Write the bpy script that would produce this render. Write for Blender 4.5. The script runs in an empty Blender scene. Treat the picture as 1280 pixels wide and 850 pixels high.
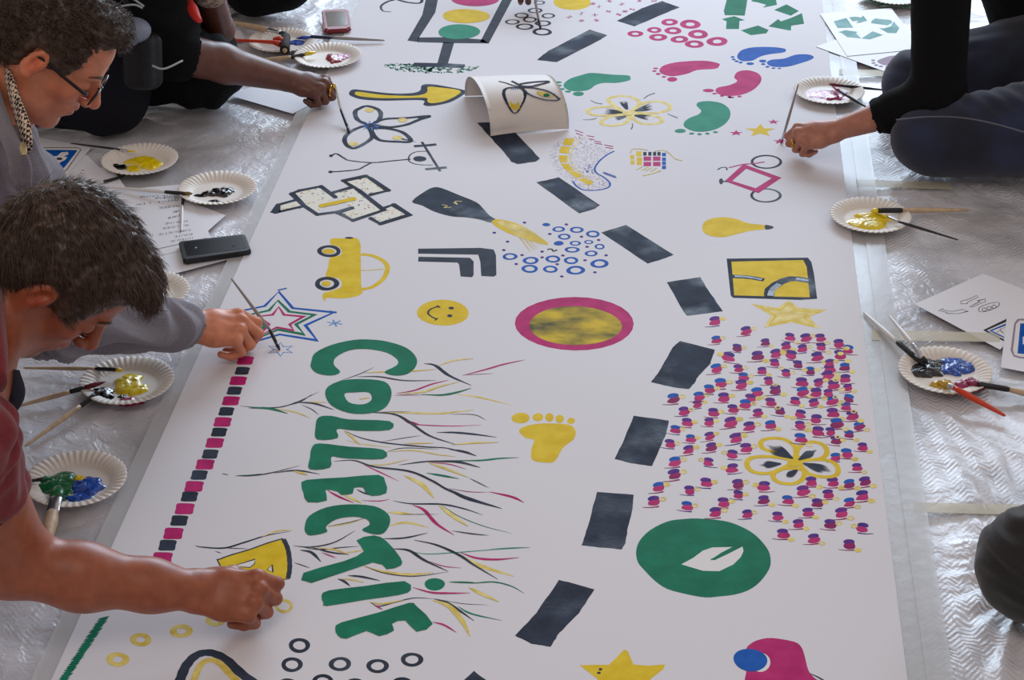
import bpy, bmesh, math, random
import numpy as np
from mathutils import Vector, Matrix, noise
from mathutils.geometry import tessellate_polygon
SC = bpy.context.scene
COL = SC.collection
PI = math.pi
random.seed(7)
# ------------------------------------------------------------------ camera
F = 2461.0; CAMH = 2.0; PITCH = math.radians(30)
cp, sp = math.cos(PITCH), math.sin(PITCH)
cam_d = bpy.data.cameras.new('camera'); cam = bpy.data.objects.new('camera', cam_d); COL.objects.link(cam)
cam.location = (0, 0, CAMH); cam.rotation_euler = (PI/2 - PITCH, 0, 0)
cam_d.sensor_width = 36; cam_d.lens = 36*F/1280; cam_d.clip_start = 0.05; cam_d.clip_end = 60
SC.camera = cam
def P(px, py, z=0.0):
    """point of the plane at height z that the photograph shows at px, py"""
    u = (px-640)/F; v = (425-py)/F
    dx, dy, dz = u, cp+v*sp, -sp+v*cp
    t = (z-CAMH)/dz
    return Vector((dx*t, dy*t, z))
# ------------------------------------------------------------------ materials
def s2l(c): return c/12.92 if c <= 0.04045 else ((c+0.055)/1.055)**2.4
def rgb(r, g, b): return (s2l(r/255), s2l(g/255), s2l(b/255), 1)
MATS = {}
def mat(name, col, rough=0.5, var=0.0, vscale=20, bump=0.0, bscale=60, coat=0.0, spec=0.5, metal=0.0, sheen=0.0, col2=None, det=4, sss=0.0, alpha=1.0, stretch=None, rvar=None):
    if name in MATS: return MATS[name]
    m = bpy.data.materials.new(name); m.use_nodes = True; nt = m.node_tree; N = nt.nodes; L = nt.links
    b = N['Principled BSDF']
    b.inputs['Base Color'].default_value = col; b.inputs['Roughness'].default_value = rough
    b.inputs['Specular IOR Level'].default_value = spec; b.inputs['Metallic'].default_value = metal
    b.inputs['Coat Weight'].default_value = coat; b.inputs['Coat Roughness'].default_value = 0.12
    b.inputs['Alpha'].default_value = alpha
    if sheen: b.inputs['Sheen Weight'].default_value = sheen; b.inputs['Sheen Roughness'].default_value = 0.5
    if sss: b.inputs['Subsurface Weight'].default_value = sss; b.inputs['Subsurface Radius'].default_value = (0.012, 0.005, 0.003); b.inputs['Subsurface Scale'].default_value = 1.0
    tc = N.new('ShaderNodeTexCoord'); mp = N.new('ShaderNodeMapping'); L.new(tc.outputs['Object'], mp.inputs[0])
    if stretch: mp.inputs['Scale'].default_value = stretch
    if var or col2:
        n = N.new('ShaderNodeTexNoise'); n.inputs['Scale'].default_value = vscale; n.inputs['Detail'].default_value = det
        L.new(mp.outputs[0], n.inputs['Vector'])
        r = N.new('ShaderNodeValToRGB'); r.color_ramp.elements[0].position = 0.35; r.color_ramp.elements[1].position = 0.68
        if col2 is None: col2 = tuple(min(1, c*(1+var)) for c in col[:3])+(1,); col1 = tuple(c*(1-var) for c in col[:3])+(1,)
        else: col1 = col
        r.color_ramp.elements[0].color = col1; r.color_ramp.elements[1].color = col2
        L.new(n.outputs['Fac'], r.inputs[0]); L.new(r.outputs[0], b.inputs['Base Color'])
    if rvar:
        n3 = N.new('ShaderNodeTexNoise'); n3.inputs['Scale'].default_value = rvar[0]; n3.inputs['Detail'].default_value = 4; L.new(mp.outputs[0], n3.inputs['Vector'])
        mr = N.new('ShaderNodeMapRange'); mr.inputs[1].default_value = 0.32; mr.inputs[2].default_value = 0.5; mr.inputs[3].default_value = rvar[1]; mr.inputs[4].default_value = rvar[2]
        L.new(n3.outputs['Fac'], mr.inputs[0]); L.new(mr.outputs[0], b.inputs['Roughness'])
    if bump:
        n2 = N.new('ShaderNodeTexNoise'); n2.inputs['Scale'].default_value = bscale; n2.inputs['Detail'].default_value = 3
        L.new(mp.outputs[0], n2.inputs['Vector'])
        bp = N.new('ShaderNodeBump'); bp.inputs['Strength'].default_value = bump; bp.inputs['Distance'].default_value = 0.004
        L.new(n2.outputs['Fac'], bp.inputs['Height']); L.new(bp.outputs[0], b.inputs['Normal'])
    MATS[name] = m; return m
PAINT = {
 'K': mat('charcoal_paint', rgb(40,46,60), 0.6, col2=rgb(58,66,84), vscale=14, rvar=(9,0.34,0.68), bump=0.15, bscale=120, spec=0.06),
 'k': mat('thin_charcoal_paint', rgb(46,52,66), 0.6, var=0.25, vscale=30, spec=0.06),
 'G': mat('green_paint', rgb(14,106,78), 0.6, col2=rgb(22,122,92), vscale=18, bump=0.1, spec=0.06),
 'g': mat('sea_green_paint', rgb(36,132,106), 0.6, col2=rgb(50,144,118), vscale=18, spec=0.06),
 'P': mat('magenta_paint', rgb(170,24,98), 0.6, col2=rgb(190,44,116), vscale=25, spec=0.06),
 'Y': mat('yellow_paint', rgb(212,180,16), 0.6, col2=rgb(224,196,48), vscale=30, spec=0.06),
 'y': mat('thin_yellow_paint', rgb(205,178,70), 0.45, col2=rgb(228,212,130), vscale=50, spec=0.06),
 'B': mat('blue_paint', rgb(10,76,166), 0.6, col2=rgb(26,92,182), vscale=30, spec=0.06),
 'b': mat('pale_blue_paint', rgb(88,140,200), 0.45, var=0.15, spec=0.06),
 'V': mat('violet_paint', rgb(60,38,128), 0.6, col2=rgb(104,40,136), vscale=60, spec=0.06),
 'R': mat('dark_magenta_paint', rgb(140,24,92), 0.6, var=0.2, spec=0.06),
 'W': mat('bare_paper', rgb(222,220,222), 0.55, spec=0.06),
 'M': mat('mottled_yellow_paint', rgb(208,180,40), 0.6, col2=rgb(70,74,46), vscale=16, det=10, stretch=(0.8,1.2,1), spec=0.06),
 'S': mat('grey_with_painted_sheen', rgb(60,66,82), 0.3, col2=rgb(175,188,205), vscale=22, det=6, spec=0.06),  # pale blotches put a white sheen into the colour
 'C': mat('mint_print', rgb(98,150,148), 0.5, col2=rgb(128,172,174), vscale=15, spec=0.06),
 'U': mat('mauve_print', rgb(150,132,150), 0.5, spec=0.06),
 'I': mat('line_ink', rgb(50,52,60), 0.5, spec=0.06),
 'D': mat('cream_dots', rgb(224,222,212), 0.5, spec=0.06),
}
# ------------------------------------------------------------------ objects
def tag(o, label=None, cat=None, group=None, kind=None):
    if label: o['label'] = label
    if cat: o['category'] = cat
    if group: o['group'] = group
    if kind: o['kind'] = kind
    return o
def mesh_obj(name, verts, faces, mats, parent=None, smooth=False, mi=None):
    me = bpy.data.meshes.new(name); me.from_pydata([tuple(v) for v in verts], [], faces)
    for m in (mats if isinstance(mats, (list, tuple)) else [mats]): me.materials.append(m)
    if mi is not None: me.polygons.foreach_set('material_index', mi)
    if smooth: me.polygons.foreach_set('use_smooth', [True]*len(me.polygons))
    me.update()
    o = bpy.data.objects.new(name, me); COL.objects.link(o)
    if parent: o.parent = parent
    return o
def empty(name, loc, label=None, cat=None, group=None, rz=0):
    o = bpy.data.objects.new(name, None); COL.objects.link(o); o.location = loc; o.rotation_euler = (0,0,rz); o.empty_display_size = 0.05
    return tag(o, label, cat, group)
def keep(o, parent):
    """parent without moving (parent has plain location / z rotation)"""
    o.parent = parent; bpy.context.view_layer.update(); o.matrix_parent_inverse = parent.matrix_world.inverted(); return o
# ------------------------------------------------------------------ drawn shapes on a flat sheet
def cat_closed(p, n=5):
    out = []; N_ = len(p)
    for i in range(N_):
        a, b, c, d = [np.array(p[(i+k-1) % N_], float) for k in range(4)]
        for s in range(n):
            t = s/n; out.append(0.5*((2*b)+(-a+c)*t+(2*a-5*b+4*c-d)*t*t+(-a+3*b-3*c+d)*t**3))
    return out
def cat_open(p, n=6):
    p = [np.array(q, float) for q in p]
    if len(p) == 2: return [p[0]+(p[1]-p[0])*s/4 for s in range(5)]
    q = [2*p[0]-p[1]]+p+[2*p[-1]-p[-2]]; out = []
    for i in range(len(p)-1):
        a, b, c, d = q[i:i+4]
        for s in range(n):
            t = s/n; out.append(0.5*((2*b)+(-a+c)*t+(2*a-5*b+4*c-d)*t*t+(-a+3*b-3*c+d)*t**3))
    out.append(p[-1]); return out
SRC = (0, 0, 1.0)
A_ = (460,0,4.571); C2=(300,0,3.8625); C3=(600,0,3.8625); C4=(900,0,3.368); C6=(300,200,3.8625); C7=(600,200,3.8625); C8=(900,200,3.368)
D1=(0,400,3.8625); D2=(280,410,3.2); D3=(600,410,3.697); D4=(800,380,3.8625); D5=(0,600,3.4); D6=(280,600,3.2); D7=(620,600,3.368); D8=(900,600,3.368)
F7=(60,740,4.571); F8=(300,740,4.0); H8=(180,330,4.571); G3=(660,150,6.4); G6=(890,180,8.533); G5=(330,210,6.737); G8=(900,500,6.095); G2=(230,660,6.07); G4=(1140,340,6.536)
class Drawing:
    """one painted motif: a flat coloured mesh lying on a sheet"""
    def __init__(s, name, crop=SRC, z=0.00315, proj=None):
        s.name = name; s.c = crop; s.z = z; s.v = []; s.f = []; s.mi = []; s.mats = []; s.keys = []; s.layer = 0; s.proj = proj
    def pt(s, p, lay=None):
        c = s.c; q = P(c[0]+p[0]/c[2], c[1]+p[1]/c[2], 0.0)
        q = P(c[0]+p[0]/c[2], c[1]+p[1]/c[2], s.z)
        L_ = s.layer if lay is None else lay
        if s.proj: return s.proj(c[0]+p[0]/c[2], c[1]+p[1]/c[2], L_)
        q.z = s.z + 0.00005*min(L_,6)+0.000012*L_; return q
    def mk(s, k):
        if k not in s.keys: s.keys.append(k); s.mats.append(PAINT[k])
        return s.keys.index(k)
    def fill(s, pts, k, smooth=True, holes=(), lay=None, n=5):
        if smooth: pts = cat_closed(pts, n); holes = [cat_closed(h, n) for h in holes]
        loops = [[s.pt(p, lay) for p in pts]]+[[s.pt(p, lay) for p in h] for h in holes]
        tri = tessellate_polygon([[Vector((q.x, q.y, 0)) for q in l] for l in loops])
        base = len(s.v); flat = [q for l in loops for q in l]; s.v += flat; m = s.mk(k)
        for t in tri:
            a, b, c = [flat[i] for i in t]
            cr = (b-a).cross(c-a).z
            if abs(cr) < 1e-12: continue
            s.f.append([base+i for i in (t if cr > 0 else t[::-1])]); s.mi.append(m)
        s.layer += 1; return s
    def ell(s, cx, cy, rx, ry, k, hole=0, rot=0, wob=0.03, lay=None):
        def ring(f, n=28, ph=0):
            o = []
            for i in range(n):
                a = 2*PI*i/n; r = 1+wob*(math.sin(2*a+ph)+0.6*math.sin(3*a+ph*2))
                x, y = rx*f*r*math.cos(a), ry*f*r*math.sin(a)
                o.append((cx+x*math.cos(rot)-y*math.sin(rot), cy+x*math.sin(rot)+y*math.cos(rot)))
            return o
        ph = random.random()*6
        return s.fill(ring(1, ph=ph), k, False, [ring(hole, ph=ph+1)] if hole else (), lay)
    def stroke(s, pts, w, k, taper=(1,1), lay=None, closed=False, curve=True, bulge=0):
        c = s.c; P2 = [(p[0], p[1]) for p in pts]
        if closed: P2 = (cat_closed(P2) if curve else [q for q in P2]); P2 = list(P2)+[P2[0]]
        elif curve: P2 = cat_open(P2)
        W = [s.pt(p, lay) for p in P2]; n = len(W)
        base = len(s.v); m = s.mk(k)
        mid = W[n//2]; R = (mid-Vector((0,0,CAMH))).length; ww = w/c[2]*R/F
        for i in range(n):
            a = W[max(i-1,0)]; b = W[min(i+1,n-1)]
            if closed and i in (0, n-1): a, b = W[n-2], W[1]
            d = (b-a); d.z = 0
            d = d.normalized() if d.length > 1e-9 else Vector((1,0,0))
            nr = Vector((-d.y, d.x, 0)); t = i/(n-1)
            f = taper[0]+(taper[1]-taper[0])*t
            if bulge: f = f*(1-bulge)+bulge*math.sin(PI*min(1,max(0,t)))**1.0
            f *= 1+0.06*math.sin(i*1.7+w)
            if not curve and 0 < i < n-1:
                d1 = (W[i]-W[i-1]).normalized(); d2 = (W[i+1]-W[i]).normalized(); f /= max(0.5, math.sqrt(max(0.05,(1+d1.dot(d2))/2)))
            s.v += [W[i]+nr*ww*f/2, W[i]-nr*ww*f/2]
        for i in range(n-1): s.f.append([base+2*i, base+2*i+1, base+2*i+3, base+2*i+2]); s.mi.append(m)
        s.layer += 1; return s
    def caps(s, pts, w, k):   # poly-line with round joints
        s.stroke(pts, w, k, curve=False)
        for p in pts: s.ell(p[0], p[1], w/2, w/2*0.5, k, wob=0)
        return s
    def dots(s, poly, n, r, ks, seed=1, el=0.45):
        rnd = random.Random(seed); xs = [p[0] for p in poly]; ys = [p[1] for p in poly]; cnt = 0; L = s.layer
        def inside(x, y):
            c = False; j = len(poly)-1
            for i in range(len(poly)):
                xi, yi = poly[i]; xj, yj = poly[j]
                if (yi > y) != (yj > y) and x < (xj-xi)*(y-yi)/(yj-yi)+xi: c = not c
                j = i
            return c
        while cnt < n:
            x = rnd.uniform(min(xs), max(xs)); y = rnd.uniform(min(ys), max(ys))
            if not inside(x, y): continue
            cnt += 1; a = rnd.random()*PI; rr = r*rnd.uniform(0.6,1.3); q = []
            for i in range(6): t = 2*PI*i/6; q.append((x+rr*math.cos(t)*math.cos(a)*1.4-rr*el*math.sin(t)*math.sin(a), y+(rr*math.cos(t)*math.sin(a)+rr*el*math.sin(t)*math.cos(a))*0.6))
            s.fill(q, rnd.choice(ks), False, lay=L)
        s.layer = L+1; return s
    def done(s, parent, label=None):
        o = mesh_obj(s.name, s.v, s.f, s.mats, parent, mi=s.mi)
        if label: o['label'] = label
        return o
# ================================================================== ground
wood = bpy.data.materials.new('brown_floorboards'); wood.use_nodes = True
nt = wood.node_tree; N = nt.nodes; L = nt.links; b = N['Principled BSDF']
tc = N.new('ShaderNodeTexCoord'); br = N.new('ShaderNodeTexBrick'); L.new(tc.outputs['Object'], br.inputs['Vector'])
br.inputs['Scale'].default_value = 1.0; br.inputs['Color1'].default_value = rgb(112,90,72); br.inputs['Color2'].default_value = rgb(96,76,60); br.inputs['Mortar'].default_value = rgb(50,38,30)
br.inputs['Brick Width'].default_value = 1.4; br.inputs['Row Height'].default_value = 0.11; br.inputs['Mortar Size'].default_value = 0.003
L.new(br.outputs['Color'], b.inputs['Base Color']); b.inputs['Roughness'].default_value = 0.5
tag(mesh_obj('floor', [(-4,0,-0.03),(4,0,-0.03),(4,9,-0.03),(-4,9,-0.03)], [[0,1,2,3]], wood), 'brown wooden floor under the plastic sheeting', kind='structure')

AX = Vector((0.0918, 1, 0)).normalized()   # long axis of the banner
def edgeL(y): a = P(65,850); b_ = P(450,0); return a.x+(b_.x-a.x)*(y-a.y)/(b_.y-a.y)
def edgeR(y): a = P(1134,850); b_ = P(1027,0); return a.x+(b_.x-a.x)*(y-a.y)/(b_.y-a.y)
# -- plastic sheeting: a really wrinkled surface
film = bpy.data.materials.new('clear_plastic_film'); film.use_nodes = True
nt = film.node_tree; N = nt.nodes; L = nt.links; b = N['Principled BSDF']
b.inputs['Base Color'].default_value = rgb(214,214,222); b.inputs['Roughness'].default_value = 0.3; b.inputs['Specular IOR Level'].default_value = 0.6
b.inputs['Coat Weight'].default_value = 0.35; b.inputs['Coat Roughness'].default_value = 0.2
tc = N.new('ShaderNodeTexCoord'); sx = N.new('ShaderNodeSeparateXYZ'); L.new(tc.outputs['Object'], sx.inputs[0])
def mth(op, a, b2=None, c=None):
    n = N.new('ShaderNodeMath'); n.operation = op
    for i, v in enumerate([a, b2, c]):
        if v is None: continue
        if isinstance(v, (int, float)): n.inputs[i].default_value = v
        else: L.new(v, n.inputs[i])
    return n.outputs[0]
nz = N.new('ShaderNodeTexNoise'); nz.inputs['Scale'].default_value = 4; nz.inputs['Detail'].default_value = 2; L.new(tc.outputs['Object'], nz.inputs['Vector'])
xw = mth('ADD', sx.outputs['X'], mth('MULTIPLY', nz.outputs['Fac'], 0.06))
tri = mth('PINGPONG', xw, 0.020)
ph = mth('ADD', sx.outputs['Y'], mth('MULTIPLY', tri, 1.0))
ph = mth('ADD', ph, mth('MULTIPLY', nz.outputs['Fac'], 0.10))
wv = mth('SINE', mth('MULTIPLY', ph, 480.0))
nm = N.new('ShaderNodeTexNoise'); nm.inputs['Scale'].default_value = 2.6; nm.inputs['Detail'].default_value = 1; L.new(tc.outputs['Object'], nm.inputs['Vector'])
msk = N.new('ShaderNodeMapRange'); msk.inputs[1].default_value = 0.40; msk.inputs[2].default_value = 0.58; L.new(nm.outputs['Fac'], msk.inputs[0])
zig = mth('MULTIPLY', wv, msk.outputs[0])
nf = N.new('ShaderNodeTexNoise'); nf.inputs['Scale'].default_value = 26; nf.inputs['Detail'].default_value = 5; nf.inputs['Distortion'].default_value = 1.2; L.new(tc.outputs['Object'], nf.inputs['Vector'])
rightside = N.new('ShaderNodeMapRange'); rightside.inputs[1].default_value = -0.4; rightside.inputs[2].default_value = 0.2; rightside.inputs[3].default_value = 0.25; rightside.inputs[4].default_value = 1.0; L.new(sx.outputs['X'], rightside.inputs[0])
hh = mth('ADD', mth('MULTIPLY', mth('MULTIPLY', zig, 0.12), rightside.outputs[0]), mth('MULTIPLY', nf.outputs['Fac'], 1.25))
bp = N.new('ShaderNodeBump'); bp.inputs['Strength'].default_value = 0.8; bp.inputs['Distance'].default_value = 0.005
L.new(hh, bp.inputs['Height']); L.new(bp.outputs[0], b.inputs['Normal'])
nb = N.new('ShaderNodeTexNoise'); nb.inputs['Scale'].default_value = 3.0; nb.inputs['Detail'].default_value = 3; L.new(tc.outputs['Object'], nb.inputs['Vector'])
ra = N.new('ShaderNodeMapRange'); ra.inputs[1].default_value = 0.38; ra.inputs[2].default_value = 0.52; ra.inputs[3].default_value = 0.62; ra.inputs[4].default_value = 0.97
L.new(nb.outputs['Fac'], ra.inputs[0]); L.new(ra.outputs[0], b.inputs['Alpha'])
nxg, nyg = 400, 430
X = np.linspace(-2.3, 2.3, nxg); Y = np.linspace(1.7, 6.6, nyg)
def ridged(x, y, s, seed, ang, st):
    c, s_ = math.cos(ang), math.sin(ang); u = (x*c+y*s_)*s; v = (-x*s_+y*c)*s*st
    return (1-abs(noise.noise(Vector((u, v, seed)))*2.2))
kneeR = P(1290, 715); kneeJ = P(1170, 190)
vs = []
for y in Y:
    eL, eR = edgeL(y), edgeR(y)
    for x in X:
        d = max(eL-0.05-x, x-eR-0.07); m = min(1, max(0, d/0.10)); m = m*m*(3-2*m)
        right = x > 0
        h = 0; lim = 1.15
        if m > 0:
            if right:
                h = 0.55*ridged(x, y, 5, 1.3, 0.5, 0.5)**3 + 0.35*ridged(x, y, 13, 5.1, 1.0, 0.5)**3
                kx, ky = x-kneeR.x, y-kneeR.y; r = math.hypot(kx, ky); a = math.atan2(ky, kx)
                w_ = math.exp(-(r/0.55)**2)*(1 if ky < 0.1 else 0.4); lim += 0.8*w_; h += w_*2.6*(1-abs(noise.noise(Vector((a*4.5, r*1.2, 9))))*2.2)**2
                kx, ky = x-kneeJ.x, y-kneeJ.y; r = math.hypot(kx, ky); a = math.atan2(ky, kx)
                w_ = math.exp(-(r/0.4)**2); h += w_*0.9*(1-abs(noise.noise(Vector((a*6, r*1.2, 19))))*2.2)**2
            else:
                near = 1/(1+math.exp((y-3.6)*5))
                h = 0.6*ridged(x, y, 6, 3.3, 1.45, 0.35)**3*near + 0.45*ridged(x, y, 11, 7.7, 0.7, 0.6)**3 + 0.2*ridged(x, y, 22, 2.7, 2.4, 0.6)**2
        vs.append((x, y, -0.009 + m*min(lim,max(0, h))*0.0095))
fs = [[j*nxg+i, j*nxg+i+1, (j+1)*nxg+i+1, (j+1)*nxg+i] for j in range(nyg-1) for i in range(nxg-1)]
sheet = mesh_obj('plastic_sheet', vs, fs, film, smooth=True)
tag(sheet, 'crinkled translucent plastic dust sheet covering the floor under the painted banner', 'dust sheet')
# -- the banner
paperm = mat('white_banner_paper', rgb(214,212,218), 0.68, bump=0.06, bscale=18, spec=0.22)
ya, yb = 1.75, 6.55; zt = 0.0030; nseg = 24; v = []; f = []
for i in range(nseg+1):
    y = ya+(yb-ya)*i/nseg
    v += [(edgeL(y), y, zt), (edgeR(y), y, zt), (edgeR(y), y, zt-0.0016), (edgeL(y), y, zt-0.0016)]
for i in range(nseg):
    a = 4*i; c = a+4
    for k in range(4): k2 = (k+1) % 4; f.append([a+k, a+k2, c+k2, c+k])
f += [[3,2,1,0], [4*nseg+k for k in range(4)]]
for q in f: pass
banner = mesh_obj('paper_banner', v, f, paperm)
bm = bmesh.new(); bm.from_mesh(banner.data); bmesh.ops.recalc_face_normals(bm, faces=bm.faces); bm.to_mesh(banner.data); bm.free()
tag(banner, 'long white paper banner covered with hand-painted motifs, laid across the floor', 'banner')
# transparent tape along both edges
tapem = mat('clear_tape', rgb(212,212,214), 0.3, alpha=0.42, spec=0.6, bump=0.2, bscale=30)
yellowt = mat('masking_tape', rgb(212,206,186), 0.6, alpha=0.55, bump=0.1)
def strip(name, off0, off1, edge, label, z, m=tapem, y0=1.75, y1=6.5):
    v = []; f = []; n = 60
    for i in range(n+1):
        y = y0+(y1-y0)*i/n; e = edge(y)
        for z_ in (z, z-0.0006): v += [(e+off0, y, z_), (e+off1, y, z_)]
    for i in range(n):
        a = 4*i; f += [[a, a+1, a+5, a+4], [a+3, a+2, a+6, a+7], [a, a+4, a+6, a+2], [a+1, a+3, a+7, a+5]]
    o = mesh_obj(name, v, f, m); tag(o, label, 'tape'); return o
strip('clear_tape_strip', -0.032, -0.0003, edgeL, 'clear tape strip along the left edge of the painted banner', 0.0022)
strip('clear_tape_strip', 0.0003, 0.038, edgeR, 'clear inner tape strip touching the right edge of the painted banner', 0.0022)
strip('clear_tape_strip', 0.030, 0.072, edgeR, 'clear outer tape strip, second out from the right edge of the banner', 0.0036)
def tape(pts, label, z=0.004):
    q = [P(x, y, z) for x, y in pts]; q2 = [Vector((a.x, a.y, z-0.001)) for a in q]
    o = mesh_obj('masking_tape_strip', q+q2, [[3,2,1,0],[4,5,6,7],[0,1,5,4],[1,2,6,5],[2,3,7,6],[3,0,4,7]], yellowt); tag(o, label, 'tape'); return o
tape([(1142,628),(1142,640),(1300,644),(1300,631)], 'pale masking tape strip on the plastic beside the black knee', 0.0035)
tape([(1090,412),(1090,425),(1250,427),(1250,416)], 'masking tape strip between the four-colour plate and the arrow sheet', 0.0035)
tape([(1070,224),(1072,233),(1192,236),(1186,228)], 'yellowish masking tape strip below the jeans knee', 0.0035)
tape([(1049,86),(1049,93),(1116,96),(1116,88)], 'whitish tape strip beside the magenta-streaked plate, near the footprint sheet', 0.0035)
# ================================================================== painted motifs
def D(name, crop): return Drawing(name, crop)
# -- traffic light
d = D('painted_traffic_light', A_)
d.fill([(425,-420),(480,-420),(385,70),(290,218),(286,240),(225,232),(310,85)], 'k', False)
d.fill([(960,-420),(1015,-420),(890,-120),(820,5),(690,248),(640,240),(765,0)], 'k', False, lay=0)
d.fill([(286,214),(480,212),(660,226),(690,248),(480,246),(284,241)], 'k', False, lay=0)
d.fill([(430,240),(492,245),(455,368),(395,366)], 'k', False, lay=0)
d.dots([(80,375),(160,360),(360,375),(600,368),(660,385),(560,412),(360,418),(180,405)], 190, 9, ['G','g','G'], 3)
d.fill([(255,372),(265,358),(440,362),(555,368),(548,388),(400,384),(268,380)], 'K', False)
d.ell(615,-2,133,38,'P'); d.ell(560,92,132,41,'Y'); d.ell(520,182,122,42,'g')
d.ell(680,-100,130,36,'K', hole=0.7)
d.done(banner)
d = D('painted_flourish', A_)
d.stroke([(132,68),(85,62),(75,35),(110,10),(170,-10),(260,-60),(300,-120)], 22, 'K', (0.4,1.2))
d.stroke([(150,-8),(220,12),(290,18),(308,2),(280,-20),(200,-30)], 18, 'K'); d.done(banner)
# -- road dashes
def dash(crop, pts, col='K', sm=False, sheen=None):
    d = D('painted_road_dash', crop)
    P2 = []
    for i in range(len(pts)):
        a = np.array(pts[i], float); b_ = np.array(pts[(i+1) % len(pts)], float); n = 5
        for s in range(n):
            q = a+(b_-a)*s/n; w = 0 if s == 0 else 1.6; P2.append((q[0]+random.uniform(-w,w), q[1]+random.uniform(-w,w)*0.6))
    d.fill(P2, col, False)
    d.done(banner)
dash(C3, [(275,290),(330,245),(530,142),(615,170),(575,195),(370,300)], 'K')
dash(C3, [(660,100),(780,40),(880,5),(965,35),(900,62),(745,127)], 'K')
dash(C3, [(-14,592),(120,590),(195,665),(290,765),(270,780),(180,792),(150,780),(120,740),(40,652)], 'K')
dash(C7, [(272,108),(380,83),(580,218),(555,235),(480,258)], 'K')
dash(C7, [(585,350),(705,313),(935,457),(900,472),(810,500)], 'K')
dash(C7, [(902,590),(1065,565),(1100,625),(1173,730),(1000,752),(985,735)], 'K')
dash(D3, [(790,250),(825,205),(890,90),(925,60),(1085,100),(1065,165),(1000,235),(995,250),(965,282),(900,275)], 'K')
dash(D3, [(710,405),(873,428),(860,490),(825,570),(795,638),(700,625),(622,605),(660,530)], 'K')
dash(D7, [(425,50),(580,62),(575,120),(555,200),(545,265),(530,292),(450,285),(360,275),(385,200)], 'K')
dash(D7, [(265,420),(325,435),(415,460),(350,560),(265,645),(230,702),(150,690),(80,655),(170,560)], 'K')
dash(D6, [(1000,763),(1110,850),(1000,960),(880,870)], 'K')
# -- ring clusters
def rings(name, crop, lst, k, hole):
    for x, y, rx, ry in lst: d = D(name, crop); d.ell(x, y, rx, ry, k, hole=hole); d.done(banner)
for x, y, r in [(980,15,32),(955,60,42),(878,88,42),(1030,90,40),(825,125,42),(925,112,42),(1000,133,46),(895,152,50)]: rings('painted_grey_ring', A_, [(x,y,r,r*0.36)], 'k', 0.66)
rings('painted_grey_ring', A_, [(995,182,56,21)], 'k', 0.62)
rings('painted_magenta_ring', C3, [(750,163,40,14),(842,145,36,14),(915,107,41,16),(932,148,42,17),(1015,117,50,22),(860,180,43,17),(963,190,43,17),(1053,165,49,21),(1035,213,47,18),(1145,200,50,22)], 'P', 0.42)
for x, y in [(432,82),(490,100),(562,98),(555,72),(490,65),(575,32),(620,55),(545,18),(685,20),(735,45),(700,55),(670,70),(625,5),(770,3),(840,5),(800,-20),(880,-18)]:
    d = D('painted_pink_splat', C3)
    for k in range(5):
        a = random.random()*6.3; d.stroke([(x-15*math.cos(a),y-7*math.sin(a)),(x+15*math.cos(a),y+7*math.sin(a))], 14, random.choice(['P','P','U']), (0.5,0.5), bulge=0.6, curve=False)
    d.done(banner)
d = D('painted_yellow_blob', A_); d.fill([(1060,5),(1075,35),(1130,53),(1200,55),(1262,35),(1270,5),(1240,-45),(1160,-60),(1080,-35)], 'Y'); d.done(banner)
# -- recycling sign
d = D('painted_recycling_arrows', C4)
for q in [[(28,0),(60,-25),(118,-25),(112,20),(104,66),(60,64),(20,64),(16,45)], [(130,5),(165,-22),(230,-28),(240,20),(222,24),(180,32),(195,20),(160,10)], [(280,18),(332,46),(298,66),(228,42)],
          [(345,55),(354,100),(300,108),(298,129),(204,111),(245,80),(256,90),(300,75)], [(160,107),(205,126),(195,140),(130,148),(88,128)], [(60,68),(105,85),(82,88),(80,122),(25,122),(28,90),(8,80)]]: d.fill(q, 'G', False, lay=0)
d.done(banner)
# -- footprints
def foot(crop, body, toes, k, toes2=None, crop2=None):
    d = D('painted_footprint', crop); d.fill(body, k)
    for x, y, rx, ry in toes: d.ell(x, y, rx, ry, k, lay=0)
    if toes2:
        d.c = crop2
        for x, y, rx, ry in toes2: d.ell(x, y, rx, ry, k, lay=0)
    return d.done(banner)
foot(C3, [(405,405),(435,380),(490,362),(540,352),(640,360),(715,364),(726,375),(720,388),(660,400),(600,400),(560,410),(520,435),(450,440),(410,425)], [(380,397,14,5),(382,413,13,5),(395,430,15,5),(425,442,15,5),(475,453,26,11)], 'g')
foot(C3, [(866,338),(890,315),(960,299),(1080,293),(1150,305),(1155,318),(1135,332),(1050,338),(1000,356),(930,368),(880,357)], [(848,330,13,4),(842,343,11,4),(860,357,12,5),(888,371,12,4),(928,383,25,11)], 'P')
foot(C4, [(60,325),(75,302),(120,296),(165,312),(173,342),(140,378),(85,400),(20,403),(-15,390),(-12,370),(40,358),(72,342)], [(40,408,9,4),(82,406,9,4)], 'P', [(1103,437,28,8),(1132,452,12,4),(1168,463,10,4),(1213,470,15,4)], C3)
foot(C3, [(1045,505),(1060,492),(1110,488),(1170,500),(1205,530),(1205,570),(1170,608),(1110,632),(1040,635),(990,615),(985,592),(1010,570),(1055,552),(1068,535),(1055,520)], [(967,632,27,10),(1022,645,13,5),(1060,648,11,5),(1098,645,11,5),(1137,638,12,5)], 'g')
foot(C4, [(72,238),(90,212),(140,199),(220,198),(272,205),(276,216),(260,222),(210,228),(170,238),(135,255),(90,256)], [(53,240,8,4),(58,250,8,4),(70,258,9,4),(87,263,9,4),(127,268,16,6)], 'B')
foot(C4, [(197,265),(215,252),(270,246),(320,230),(370,229),(394,238),(385,250),(340,266),(280,281),(220,280)], [(180,257,16,6),(182,270,10,4),(200,281,9,4),(225,287,9,3),(250,288,7,3)], 'B')
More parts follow.
